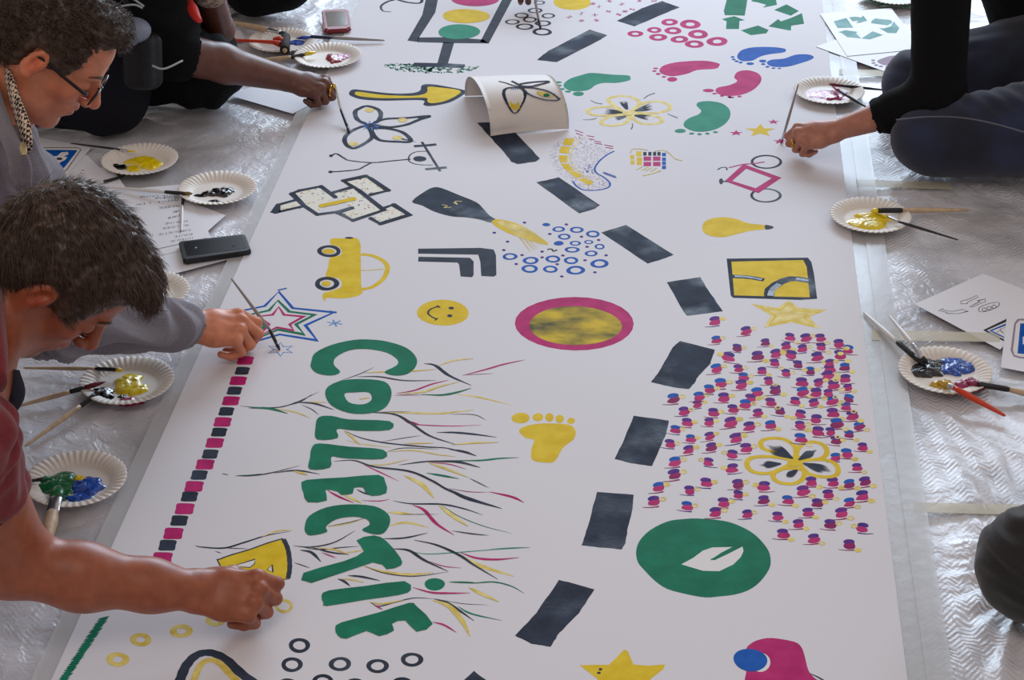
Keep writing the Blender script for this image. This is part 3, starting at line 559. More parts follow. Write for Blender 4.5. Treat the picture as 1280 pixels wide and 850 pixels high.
for i, (X_, Y_) in enumerate(birds):
    if i < 100: d = D('painted_bird', SRC)
    elif i == 100: d = D('painted_birds', SRC)
    s = 0.98+0.32*rnd.random()+(Y_-500)/1500; a = rnd.uniform(-0.15,0.15); fx = -1 if rnd.random() < 0.12 else 1; zb = 0.8*(i % 4)
    def q(px, py): return (X_+fx*px*s, Y_+(py+px*a)*s)
    j = lambda: rnd.uniform(-1.1,1.1)
    d.fill([q(-5+j(),-1),q(-1,-3+j()*.6),q(4,-3.2+j()*.5),q(6.2+j(),-0.5),q(4.5+j(),2.4),q(-1,3.2+j()*.6),q(-5.5+j(),2)], rnd.choice('PPPPR'), n=2, lay=zb)
    d.fill([q(-6,-4.5),q(-2,-6.5),q(4,-6),q(5,-3),q(0,-2.5),q(-5,-2)], rnd.choice('VVBV'), n=2, lay=zb+.2)
    d.stroke([q(-11,4.2),q(-3,4.6),q(5,4)], 2.6*s, rnd.choice('RVR'), (0.3,0.8), lay=zb+.4)
    up = -3 if (X_ < 940 or rnd.random() < 0.3) else 4
    X2, Y2 = q(8.5, up); d.ell(X2, Y2, 3.6*s, 2.2*s, 'y', hole=(0.5 if rnd.random() < 0.5 else 0), lay=zb+.6)
    if i < 100: d.done(banner)
o = d.done(banner); o['kind'] = 'stuff'
# ================================================================== props
from mathutils.bvhtree import BVHTree
platem = mat('white_card_plate', rgb(226,220,214), 0.5, spec=0.45)
sheetm = mat('white_copy_paper', rgb(222,222,230), 0.55)
WET = {'Y': mat('wet_yellow', rgb(228,200,12), 0.18, var=0.15, vscale=60, bump=0.9, bscale=90, coat=0.5), 'K': mat('wet_black', rgb(12,12,18), 0.15, bump=0.9, bscale=70, coat=0.6),
 'P': mat('wet_magenta', rgb(150,14,84), 0.18, var=0.3, vscale=70, bump=0.9, bscale=90, coat=0.5), 'B': mat('wet_blue', rgb(14,72,168), 0.18, var=0.3, vscale=70, bump=0.9, bscale=80, coat=0.5),
 'G': mat('wet_green', rgb(12,104,58), 0.2, var=0.2, vscale=60, bump=0.7, bscale=80, coat=0.4), 'R': mat('wet_crimson', rgb(140,8,40), 0.18, bump=0.9, bscale=80, coat=0.5),
 'p': mat('streaked_magenta', rgb(158,40,110), 0.3, col2=rgb(225,190,215), vscale=90, bump=0.6, bscale=90), 'O': mat('wet_ochre', rgb(190,150,10), 0.2, bump=0.8, bscale=80, coat=0.4), 'T': mat('streaked_green', rgb(14,96,64), 0.3, col2=rgb(196,220,208), vscale=60, stretch=(0.5,2,1))}
CN = {'Y':'yellow paint','K':'black paint','P':'magenta paint','B':'blue paint','G':'green paint','R':'crimson paint','p':'streaked magenta paint','O':'ochre paint','T':'streaked green paint'}
PR = 0.091
def plate_mesh():
    prof = [(0.0,0.0018),(0.03,0.0018),(0.055,0.0020),(0.060,0.0032),(0.066,0.0085),(0.074,0.0125),(0.083,0.0148),(0.089,0.0156),(0.091,0.0150)]
    n = 220; v = []; f = []
    for side in (0, 1):
        for j, (r, z) in enumerate(prof):
            for i in range(n):
                a = 2*PI*i/n; w = max(0, min(1, (r-0.060)/0.014)); fl = math.sin(44*a)
                rr = r+(0.0008*fl if r > 0.085 else 0); zz = z+w*0.0012*fl-(0.0007 if side else 0)
                v.append((rr*math.cos(a), rr*math.sin(a), zz))
    m = len(prof)
    for side in (0, 1):
        o = side*m*n
        for j in range(m-1):
            for i in range(n):
                k = (i+1) % n; q = [o+j*n+i, o+j*n+k, o+(j+1)*n+k, o+(j+1)*n+i]
                f.append(q[::-1] if side == 0 else q)
    for i in range(n): k = (i+1) % n; f.append([(m-1)*n+i, (m-1)*n+k, m*n+(m-1)*n+k, m*n+(m-1)*n+i][::-1])
    me = bpy.data.meshes.new('paper_plate'); me.from_pydata(v, [], [q[::-1] for q in f]); me.materials.append(platem)
    me.polygons.foreach_set('use_smooth', [True]*len(me.polygons)); me.update(); return me
PM = plate_mesh()
def blob(parent, px, py, rx, ry, k, h=0.004, seed=0, rot=0.0, rag=0.25, name='paint_blob', zb=0.0018):
    """domed puddle of paint at a pixel of the photograph, lying in a plate; rx, ry in metres"""
    c = P(px, py, 0.012+parent.location.z*0)-parent.location; c.z = zb
    n, m = 36, 7; v = []; f = []; rx *= 1.3; ry *= 1.3; h *= 1.3
    for j in range(m+1):
        t = j/m
        for i in range(n):
            a = 2*PI*i/n
            r = 1+rag*noise.noise(Vector((math.cos(a)*1.3, math.sin(a)*1.3, seed*3.1)))*2+rag*0.7*noise.noise(Vector((math.cos(a)*4, math.sin(a)*4, seed*5.7)))
            x, y = rx*r*t*math.cos(a), ry*r*t*math.sin(a)
            X_, Y_ = x*math.cos(rot)-y*math.sin(rot), x*math.sin(rot)+y*math.cos(rot)
            z = h*math.sqrt(max(0, 1-t**2.6))*(1+0.5*noise.noise(Vector((X_*120, Y_*120, seed))))
            v.append((c.x+X_, c.y+Y_, c.z+z if j < m else c.z))
    for j in range(m):
        for i in range(n): k2 = (i+1) % n; f.append([j*n+i, (j+1)*n+i, (j+1)*n+k2, j*n+k2])
    o = mesh_obj(name, v, f, WET[k], parent, smooth=True); o['label'] = CN[k]; return o
def plate(px, py, label, blobs=(), z=0.0012, rot=0.0, tilt=(0,0)):
    o = bpy.data.objects.new('paper_plate', PM); COL.objects.link(o); p = P(px, py, z+0.009); o.location = (p.x, p.y, z)
    o.rotation_euler = (tilt[0], tilt[1], rot); tag(o, label, 'plate', 'paper plates used as paint palettes')
    o.rotation_euler = (tilt[0], tilt[1], 0)
    for i, bl in enumerate(blobs): blob(o, *bl, seed=px*0.013+i*2.3)
    return o
plate(175, 201, 'paper plate with black and yellow paint beside the blue sign print', [(146,205,.017,.015,'K',.004),(178,198,.030,.018,'Y',.006,),(190,202,.020,.020,'Y',.005),(166,207,.014,.014,'Y',.004)])
plate(272, 237, 'paper plate with only glossy black paint, above the black phone', [(278,236,.020,.020,'K',.006),(262,238,.018,.010,'K',.004),(268,247,.010,.005,'K',.002),(250,240,.012,.006,'K',.002)])
plate(183, 366, 'paper plate half hidden behind the dark-haired head, thin yellow smears', [(210,377,.012,.008,'Y',.002)])
plate(159, 478, 'paper plate with yellow, black and magenta paint at the bowed man\'s chin', [(160,474,.024,.026,'Y',.006),(126,488,.022,.018,'K',.006),(152,491,.007,.005,'K',.002),(165,498,.020,.012,'P',.004),(172,481,.016,.018,'Y',.004)])
plate(95, 601, 'paper plate with green and blue paint, nearest to the bare forearm', [(67,600,.032,.028,'G',.005),(76,612,.016,.018,'G',.004),(108,602,.026,.022,'B',.006),(98,618,.018,.012,'B',.004),(99,596,.008,.008,'Y',.008)])
plate(352, 52, 'paper plate with blue paint behind the orange roller, top left', [(372,50,.022,.012,'B',.005)])
plate(410, 71, 'paper plate with crimson paint beside the ringed hand', [(417,71,.020,.026,'R',.005),(427,69,.016,.020,'p',.004)], z=0.0042)
plate(1036, 115, 'paper plate with streaky magenta paint beside the kneeling jeans leg', [(1035,116,.042,.030,'p',.002),(1042,119,.022,.018,'P',.004)], z=0.0045)
plate(1088, 271, 'paper plate with yellow paint only, right edge of the banner', [(1083,277,.036,.020,'Y',.005),(1094,270,.028,.020,'Y',.006)], z=0.0045)
plate(1181, 465, 'paper plate with black, blue, magenta and ochre paint', [(1155,459,.030,.024,'K',.006),(1163,450,.022,.014,'K',.004),(1201,453,.036,.028,'B',.006),(1190,459,.020,.016,'B',.006),(1213,478,.022,.018,'P',.008),(1180,480,.017,.018,'O',.008)])
plate(1118, -6, 'paper plate of streaky green paint at the top edge by the recycling print', [(1118,-6,.062,.058,'T',.004)])
# -- brushes
woodh = mat('pale_wood_handle', rgb(196,170,140), 0.45, var=0.15, vscale=60, stretch=(1,1,1)); blackh = mat('black_lacquer_handle', rgb(22,22,26), 0.3)
whiteh = mat('white_handle', rgb(216,214,214), 0.35); greyh = mat('grey_handle', rgb(150,146,144), 0.35); silver = mat('silver_ferrule', rgb(190,190,196), 0.25, metal=1.0); redh = mat('orange_plastic_handle', rgb(206,58,24), 0.3)
BR = {'K': mat('black_bristle', rgb(20,20,24), 0.4), 'Y': WET['Y'], 'R': mat('maroon_bristle', rgb(110,18,44), 0.4), 'B': WET['B'], 'P': WET['P'], 'O': WET['O'], 'G': WET['G'], 'gold': mat('gold_bristle', rgb(120,92,30), 0.5), 'W': silver}
def tube(name, pts, rad, m, parent=None, n=12, flat=1.0, up=Vector((0,0,1))):
    v = []; f = []; L_ = len(pts)
    for i, (p, r) in enumerate(zip(pts, rad)):
        d = (pts[min(i+1, L_-1)]-pts[max(i-1, 0)]).normalized(); s = d.cross(up)
        s = s.normalized() if s.length > 1e-4 else Vector((1,0,0)); u = s.cross(d).normalized()
        for k in range(n): a = 2*PI*k/n; v.append(p+s*(r*math.cos(a))+u*(r*flat*math.sin(a)))
    for i in range(L_-1):
        for k in range(n): k2 = (k+1) % n; f.append([i*n+k, i*n+k2, (i+1)*n+k2, (i+1)*n+k])
    f.append([k for k in range(n)][::-1]); f.append([(L_-1)*n+k for k in range(n)])
    return mesh_obj(name, v, f, m, parent, smooth=True)
def brush(tip, fer, hs, end, label, handle, ferrule, bristle, w=0.0042, flat=1.0, grp='paintbrushes lying on the plates and sheeting', catg='paintbrush'):
    """tip, ferrule start, handle start, end : each (px, py, z)"""
    T, A, B_, E = [P(*q) for q in (tip, fer, hs, end)]
    e = empty('paintbrush', E, label, catg, grp)
    l = lambda p: p-E
    lerp = lambda a, b, t: a+(b-a)*t
    tube('bristles', [l(lerp(T,A,t)) for t in (0,0.15,0.5,1)], [w*0.15, w*0.55, w*1.05, w*0.9], BR[bristle], e, flat=flat)
    tube('ferrule', [l(lerp(A,B_,t)) for t in (0,0.1,0.9,1)], [w*0.95, w, w*0.95, w*0.8], ferrule, e, flat=flat)
    tube('handle', [l(lerp(B_,E,t)) for t in (0,0.08,0.25,0.5,0.85,0.97,1)], [w*0.8, w*0.9, w*1.05, w*0.9, w*0.6, w*0.5, w*0.2], handle, e)
    return e
brush((170,189,.016),(160,189,.018),(150,187,.018),(88,179,.004),'thin black brush resting over the blue sign print and plate', blackh, silver, 'Y', .0028)
brush((156,219,.004),(151,221,.005),(129,227.5,.006),(86,238,.007),'brush with white handle lying across print sheets above the dark-haired head', whiteh, blackh, 'K', .0036)
brush((241,242,.018),(231,242,.019),(206,240,.018),(138,234,.007),'white brush with black ferrule pointing into the black paint plate', whiteh, blackh, 'gold', .0045)
brush((229,247,.006),(228.5,252,.006),(228,257,.006),(227,289,.006),'short white brush standing out from under the black paint plate over the handwriting', whiteh, blackh, 'K', .0034)
brush((154,463,.018),(145,462,.020),(119,461,.016),(29,460,.006),'wooden brush dipped in yellow, lying straight above the maroon one', woodh, blackh, 'Y', .0042)
brush((132,477,.018),(105,485,.018),(87,490,.015),(18,509,.006),'wooden brush with maroon bristles at the three-colour plate', woodh, blackh, 'R', .0050)
brush((128,487,.010),(118,494,.015),(100,508,.013),(31,558,.005),'wooden brush with black bristles slanting to the lower left', woodh, blackh, 'K', .0052)
brush((66,596,.014),(52,599,.020),(46,600,.020),(-16,609,.012),'dark thin brush dipped in the green paint beside the bare arm', blackh, blackh, 'G', .0036)
brush((72,606,.010),(70,622,.018),(66,641,.014),(55,690,.006),'wide flat brush with silver ferrule on the green and blue plate', woodh, silver, 'G', .0125, 0.45)
brush((362,43,.030),(350,41,.030),(334,37,.028),(279,26,.012),'cream handled wide brush behind the orange roller', woodh, silver, 'K', .0085, 0.6)
brush((370,48,.014),(389,46,.018),(415,47,.018),(481,50.5,.010),'long brush with blue bristles pointing at the red phone', greyh, mat('dark_blue_ferrule', rgb(24,36,70), 0.3), 'B', .0050)
brush((396,65,.020),(380,68,.020),(364,72,.018),(326,75,.010),'brush with yellow bristles beside the crimson plate', woodh, blackh, 'Y', .0066, 0.8)
brush((1036,105,.018),(1044,106,.020),(1052,107,.020),(1110,113,.010),'dark maroon brush lying straight toward the jeans knee', blackh, BR['R'], 'R', .0042)
brush((1040,108,.014),(1050,114,.022),(1058,119,.026),(1083,134,.022),'short dark brush slanting over the magenta-streaked plate', blackh, blackh, 'P', .0042)
brush((1088,264,.018),(1098,263,.022),(1128,263,.022),(1213,262.5,.006),'pale wooden brush with black ferrule on the all-yellow plate', woodh, blackh, 'Y', .0062)
brush((1100,268,.016),(1110,271,.024),(1123,277,.027),(1198,300,.008),'thin black brush slanting from the all-yellow plate', blackh, silver, 'Y', .0032)
brush((1158,458,.010),(1142,445,.018),(1122,428,.018),(1079,390,.006),'white handled brush in black paint, left of the crossed pair', whiteh, blackh, 'K', .0058)
brush((1160,455,.016),(1153,447,.036),(1141,430,.042),(1111,394,.034),'white handled brush in black paint, right of the crossed pair', whiteh, silver, 'K', .0052)
brush((1172,476,.016),(1186,482,.024),(1193,485,.026),(1257,520,.010),'orange translucent brush with ochre bristles on the four-colour plate', redh, silver, 'O', .0062)
brush((1208,478,.012),(1222,480,.018),(1262,487,.016),(1330,503,.006),'wooden brush with magenta tip leaving the picture on the right', woodh, blackh, 'P', .0060)
# orange roller
e = empty('paint_roller', P(352,58,.016), 'orange handled paint roller with dark round head lying on the blue plate', 'paint roller'); E = Vector(e.location)
tube('handle', [P(*q)-E for q in ((270,50,.016),(285,50,.020),(320,51.5,.026),(342,53,.032),(350,55,.032))], [.004,.0046,.0044,.006,.009], redh, e)
tube('frame', [P(*q)-E for q in ((342,49,.036),(349,48,.040),(356,51,.036))], [.005,.007,.005], redh, e)
a = P(357,46,.030)-E; c = P(356,63,.030)-E; tube('roller_sleeve', [a+(c-a)*t for t in (0,.05,.95,1)], [.010,.0135,.0135,.010], mat('dark_roller_foam', rgb(34,24,22), 0.8, bump=0.5), e, n=20)
tube('roller_core', [c+(c-a)*-0.02, c+(c-a)*0.06], [.007,.006], woodh, e, n=16)
# -- loose sheets
def sheet_quad(name, q, label, z, catg='paper', grp=None, lift=(0,0,0,0), thick=0.0005):
    C_ = [P(x, y, z) for x, y in q]; n = 10; v = []; f = []
    for s in (0, 1):
        for j in range(n+1):
            for i in range(n+1):
                a, b_ = i/n, j/n; w4 = [(1-a)*(1-b_), a*(1-b_), a*b_, (1-a)*b_]
                p = C_[0]*w4[0]+C_[1]*w4[1]+C_[2]*w4[2]+C_[3]*w4[3]; p = p.copy(); p.z = z+sum(l*(w**2.5) for l, w in zip(lift, w4))-(thick if s else 0); v.append(p)
    m = (n+1)**2
    for s in (0, 1):
        for j in range(n):
            for i in range(n):
                k = s*m+j*(n+1)+i; r = [k, k+1, k+n+2, k+n+1]; f.append(r if s else r[::-1])
    rim = [i for i in range(n+1)]+[j*(n+1)+n for j in range(1, n+1)]+[n*(n+1)+i for i in range(n-1, -1, -1)]+[j*(n+1) for j in range(n-1, 0, -1)]
    for a, b_ in zip(rim, rim[1:]+rim[:1]): f.append([a, b_, b_+m, a+m])
    o = mesh_obj(name, v, f, sheetm); tag(o, label, catg, grp); return o
G1 = (40,165,10.63)
s1 = sheet_quad('printed_sheet', [(-14,205),(22,166),(114,185),(80,222)], 'sheet printed with a blue and white road sign, beside the grey sleeve', 0.0036)
d = Drawing('printed_sign', G1, 0.0037); d.fill([(20,205),(600,205),(655,225),(640,260),(470,500),(400,560),(300,560),(-100,420)], 'I', False); d.fill([(20,213),(600,213),(643,230),(630,258),(462,492),(396,550),(300,550),(-90,412)], 'W', False)
d.fill([(20,236),(590,240),(600,255),(440,460),(390,510),(310,520),(-60,400)], 'B', False); d.fill([(100,318),(330,322),(390,270),(480,264),(484,300),(420,325),(470,335),(440,372),(380,402),(300,470),(268,465),(290,405),(200,365)], 'W', False); d.ell(365,357,40,17,'I'); d.done(s1)
s2 = sheet_quad('printed_sheet', [(60,212),(106,191),(138,223),(70,236)], 'plain sheet with a few faint pencil marks partly under the blue sign print', 0.0022)
d = Drawing('pencil_marks', G1, 0.0023)
for x, y in [(510,605),(560,590),(615,575),(650,550),(675,512),(360,635),(410,630)]: d.stroke([(x-15,y+5),(x,y-8),(x+15,y)], 14, 'U')
d.done(s2)
sheet_quad('loose_sheet', [(118,212),(137,206),(166,247),(120,262)], 'narrow white sheet corner between the print and the handwritten list', 0.0012)
tube_e = tube('grey_pencil', [P(70,233,.006), P(80,231.5,.006), P(114,225.5,.006)], [.003,.0032,.0032], mat('grey_pencil_lacquer', rgb(80,80,84), 0.4)); tag(tube_e, 'dark grey pencil along the lower edge of the faint sheet', 'pencil')
s3 = sheet_quad('handwritten_list', [(140,238),(232,230),(259,297),(186,313)], 'sheet with a handwritten list in dark capitals, upside down above the black phone', 0.0030)
sheet_quad('loose_sheet', [(150,240),(238,233),(266,303),(190,322)], 'white sheet just beneath the handwritten list', 0.0016)
sheet_quad('loose_sheet', [(190,305),(296,298),(309,318),(195,348)], 'white sheet under the black phone with a worn lower edge', 0.0008)
sheet_quad('loose_sheet', [(214,243),(282,269),(256,292),(224,283)], 'white sheet corner sticking out right of the handwritten list', 0.0014)
d = Drawing('handwriting', (140,225,8.5), 0.0031); rnd = random.Random(9)
GL = {'A':[[(0,1),(.5,0),(1,1)],[(.25,.6),(.75,.6)]],'C':[[(1,.1),(.4,0),(0,.5),(.4,1),(1,.9)]],'E':[[(1,0),(0,0),(0,1),(1,1)],[(0,.5),(.8,.5)]],'I':[[(.5,0),(.5,1)]],'L':[[(0,0),(0,1),(1,1)]],'M':[[(0,1),(.1,0),(.5,.6),(.9,0),(1,1)]],'N':[[(0,1),(0,0),(1,1),(1,0)]],'O':[[(.5,0),(1,.5),(.5,1),(0,.5),(.5,0)]],'R':[[(0,1),(0,0),(.9,.2),(.8,.45),(0,.5),(1,1)]],'S':[[(1,.1),(.2,0),(.1,.4),(.9,.6),(.8,1),(0,.9)]],'T':[[(0,0),(1,0)],[(.5,0),(.5,1)]],'U':[[(0,0),(.1,.9),(.9,.9),(1,0)]],'V':[[(0,0),(.5,1),(1,0)]],'D':[[(0,0),(0,1),(.8,.8),(.9,.3),(0,0)]],'G':[[(1,.1),(.3,0),(0,.5),(.4,1),(1,.9),(1,.5),(.6,.5)]],'P':[[(0,1),(0,0),(.9,.2),(.8,.5),(0,.5)]],' ':[]}
for (x1, y1, x0, y0, t) in [(700,165,280,180,'OUTCE LAVAGE'),(700,185,440,195,'DECOUPAGE'),(700,210,250,265,'MARELLE  L EAU'),(720,270,490,300,'TRAVERSE'),(715,325,640,345,'AVEC'),(720,375,580,410,'CIRCUL'),(800,435,550,465,'MARINE'),(815,480,530,515,'OL LOUER'),(835,530,410,590,'CARRAVETTE I'),(850,575,650,605,'ROUTE'),(870,612,610,655,'INTERVE')]:
    n = len(t); ux, uy = (x0-x1)/n, (y0-y1)/n     # written upside down: reading direction runs to the left
    for i, ch in enumerate(t):
        for st in GL[ch]:
            d.stroke([(x1+ux*(i+0.75*gx)+rnd.uniform(-2,2), y1+uy*(i+0.75*gx)+20*(0.5-gy)+rnd.uniform(-2,2)) for gx, gy in st], 4.5, 'I', curve=False, lay=0)
d.done(s3)
sheet_quad('loose_sheet', [(283,118),(330,104),(404,123),(366,142)], 'white sheet under the forearm of the painter wearing a ring', 0.0030)
sheet_quad('loose_sheet', [(270,36),(300,34),(306,50),(276,54)], 'small white paper beside the orange roller handle', 0.0014)
s4 = sheet_quad('speckled_sheet', [(255,6),(304,-6),(300,12),(281,23)], 'speckled paper piece at the very top left behind the bent elbow', 0.0014)
d = Drawing('printed_speckles', SRC, 0.0015); d.dots([(262,7),(300,-4),(298,11),(281,21)], 70, 1.3, ['U','I','y'], 5); d.done(s4)
s5 = sheet_quad('printed_sheet', [(1025,17),(1114,10),(1153,61),(1059,70)], 'sheet with a pale green recycling symbol print by the black sleeve', 0.0060, lift=(0.0,0.0,0.0,0.0))
d = Drawing('printed_recycling_symbol', (1000,0,4.571), 0.0061)
for q in [[(192,122),(265,102),(305,158),(215,160)], [(280,98),(320,95),(350,100),(360,88),(385,118),(345,130),(320,132),(335,118),(300,122)], [(410,118),(430,105),(520,115),(528,130),(500,145),(405,132)], [(535,122),(568,160),(550,190),(500,188),(452,160),(480,162),(520,150)], [(350,220),(415,178),(475,200),(400,225)], [(218,183),(260,172),(330,182),(320,190),(350,220),(270,212),(240,190)]]: d.fill(q, 'C', False, lay=0)
d.done(s5)
s6 = sheet_quad('printed_sheet', [(1020,58),(1078,38),(1168,70),(1108,90)], 'sheet with a mauve footprint print under the recycling symbol print', 0.0046)
d = Drawing('printed_footprint', (1000,0,4.571), 0.0047); d.fill([(440,350),(480,330),(530,318),(600,318),(605,330),(560,345),(530,368),(480,372)], 'U')
for x, y in [(418,345),(420,360),(436,372),(462,379)]: d.ell(x, y, 12, 5, 'U')
d.ell(505,383,18,7,'U'); d.done(s6)
s7 = sheet_quad('printed_sheet', [(1143,380),(1229,342),(1312,374),(1250,437)], 'sheet with outlined arrow prints above the four-colour plate', 0.0030)
d = Drawing('printed_arrow_outlines', G4, 0.0031)
for q in [[(530,190),(440,232),(432,228),(398,240),(400,260),(455,258),(450,250),(540,203)], [(470,285),(555,240),(535,235),(600,220),(598,245),(575,250),(488,288)], [(215,315),(255,300),(258,312),(330,322),(420,305),(430,315),(460,320),(380,340),(280,338),(285,330)]]: d.stroke(q, 5, 'I', closed=True, curve=False)
d.stroke([(545,310),(560,285),(640,255),(700,248),(715,262),(690,290),(610,320),(560,325)], 5, 'I', closed=True)
for x in (590,630,670): d.ell(x, 315-(x-560)*0.28, 20, 14, 'I', hole=0.8)
d.fill([(582,475),(790,375),(800,380),(800,590),(740,560)], 'I', False); d.fill([(612,478),(800,395),(800,575),(745,548)], 'W', False); d.fill([(630,480),(800,408),(800,560),(745,538)], 'B', False); d.fill([(655,482),(800,425),(800,550),(748,528)], 'W', False)
d.stroke([(690,495),(720,480),(745,500),(720,470),(760,455)], 8, 'U'); d.done(s7)
s8 = sheet_quad('printed_sheet', [(1259,392),(1345,398),(1350,478),(1251,459)], 'sheet with a rounded blue sign print at the right edge', 0.0042)
d = Drawing('printed_sign', G4, 0.0043); d.fill([(805,640),(835,420),(860,385),(900,380),(1300,400),(1300,740),(880,705),(830,690)], 'U', False, n=2); d.fill([(825,640),(850,425),(880,396),(1300,415),(1300,725),(885,692),(838,678)], 'W', False); d.fill([(862,665),(885,420),(1290,430),(1290,710)], 'B', False); d.fill([(905,530),(960,520),(960,600),(905,590)], 'W', False); d.done(s8)
# -- phones
def slab(name, q, z, th, m, parent=None, bev=0.0035, seg=4):
    C_ = [P(x, y, z) for x, y in q]; c = sum(C_, Vector())/4
    bm = bmesh.new(); tv = [bm.verts.new(p) for p in C_]; bv = [bm.verts.new(p-Vector((0,0,th))) for p in C_]
    bm.faces.new(tv); bm.faces.new(bv[::-1])
    for i in range(4): j = (i+1) % 4; bm.faces.new([tv[j], tv[i], bv[i], bv[j]])
    bmesh.ops.recalc_face_normals(bm, faces=bm.faces)
    ver = [e for e in bm.edges if abs(e.verts[0].co.z-e.verts[1].co.z) > th*0.5]
    bmesh.ops.bevel(bm, geom=ver, offset=bev*2.4, segments=seg, affect='EDGES')
    hor = [e for e in bm.edges if abs(e.verts[0].co.z-e.verts[1].co.z) < 1e-5 and len(e.link_faces) == 2 and any(abs(f.normal.z) < 0.3 for f in e.link_faces)]
    bmesh.ops.bevel(bm, geom=hor, offset=min(bev, th*0.3), segments=3, affect='EDGES')
    me = bpy.data.meshes.new(name); bm.to_mesh(me); bm.free(); me.materials.append(m); me.polygons.foreach_set('use_smooth', [False]*len(me.polygons))
    o = bpy.data.objects.new(name, me); COL.objects.link(o)
    if parent: o.parent = parent
    return o
ph = slab('phone', [(223,301.5),(306,292),(314,312.5),(229,325)], 0.0150, 0.012, mat('black_phone_case', rgb(20,21,26), 0.45), bev=.0016); tag(ph, 'black phone in a case lying face down over the papers', 'phone')
sc = slab('phone_back_glass', [(229,302.5),(303.5,294.5),(309,310),(233.5,320)], 0.0154, 0.0008, mat('black_matte_glass', rgb(12,12,16), 0.3), ph, bev=.0015)
d = Drawing('camera_dot', SRC, 0.0156); d.ell(292,307.5,2.4,1.4,'I',wob=0); d.ell(245,309.5,1.2,0.8,'S',wob=0); o = d.done(ph)
ph = slab('phone', [(401.6,12),(435,10.5),(439,35.5),(405,37.5)], 0.0170, 0.012, mat('red_phone_case', rgb(134,34,46), 0.4), bev=.003); tag(ph, 'phone in a red case lying face up by the crimson plate', 'phone')
slab('phone_screen', [(406,14.5),(431.5,13.5),(434.5,31.5),(409.5,33)], 0.0174, 0.0008, mat('glossy_screen', rgb(24,26,34), 0.05, spec=0.8, coat=1.0), ph, bev=.001)
# -- curled stencil sheet arched over the banner
def arc(foot_b, foot_f, apex_z, n=26):
    b_, f_ = foot_b, foot_f; o = []
    for i in range(n+1):
        t = i/n; a = PI*t; mid = (b_+f_)/2; hv = (f_-b_)/2
        p = mid-hv*math.cos(a)*(1.0+0.06*math.sin(a)); p = Vector((p.x, p.y, 0.0045+apex_z*math.sin(a)**0.85)); o.append(p)
    return o
La = arc(P(581,120,.0045), P(613,170,.0045), 0.088); Ra = arc(P(676,118,.0045), P(711,161,.0045), 0.086)
ns = 18; v = []; f = []
for s in (0, 1):
    for j in range(ns+1):
        for i in range(27):
            p = La[i].lerp(Ra[i], j/ns); p = p+Vector((0,0,0.004*math.sin(PI*j/ns)*(i/26)))
            a = PI*i/26; nrm = Vector((0,-math.cos(a),math.sin(a))); v.append(p-(nrm*0.0006 if s else Vector()))
m = (ns+1)*27
for s in (0, 1):
    for j in range(ns):
        for i in range(26): k = s*m+j*27+i; q = [k, k+1, k+28, k+27]; f.append(q if s else q[::-1])
for j in range(ns): a = j*27; f.append([a, a+27, a+27+m, a+m]); a = j*27+26; f.append([a+27, a, a+m, a+27+m])
for i in range(26): f.append([i+1, i, i+m, i+1+m]); a = ns*27+i; f.append([a, a+1, a+1+m, a+m])
curl = mesh_obj('curled_sheet', v, f, mat('cream_curled_paper', rgb(214,208,204), 0.55), smooth=True); tag(curl, 'curled white paper sheet arched over the banner, painted with black-edged petals', 'paper')
bvh = BVHTree.FromPolygons(v, f); CAMP = Vector((0,0,CAMH))
def on_curl(x, y, L_):
    dr = (P(x, y, 0)-CAMP).normalized(); h, nn, i_, t_ = bvh.ray_cast(CAMP, dr)
    if h is None: h = P(x, y, 0.06); return h
    if nn.dot(dr) > 0: nn = -nn
    return h+nn*(0.0004+0.00008*L_)
GC = (560,80,6.539)
d = Drawing('painted_petals', GC, proj=on_curl)
for q in [[(540,190),(475,200),(455,240),(480,310),(545,400),(605,320),(630,250),(610,205)], [(610,195),(700,195),(800,215),(870,250),(905,290),(800,290),(700,262),(640,230)], [(590,165),(680,150),(800,142),(820,148),(760,165),(680,182),(600,180)]]: d.stroke(q, 27, 'K', closed=True)
d.stroke([(415,142),(470,155),(540,178),(600,190)], 14, 'K'); d.stroke([(520,140),(560,160),(600,185)], 22, 'K')
for x, y in [(510,330),(530,345),(550,350),(570,335)]: d.stroke([(x,y-20),(x+12,y+30)], 16, 'Y')
d.fill([(725,225),(800,235),(860,270),(800,270),(750,255)], 'y'); d.fill([(780,250),(820,245),(830,265),(790,270)], 'G')
for k in range(4): d.stroke([(520+k*15,195),(515+k*18,212)], 5, 'B')
d.done(curl)
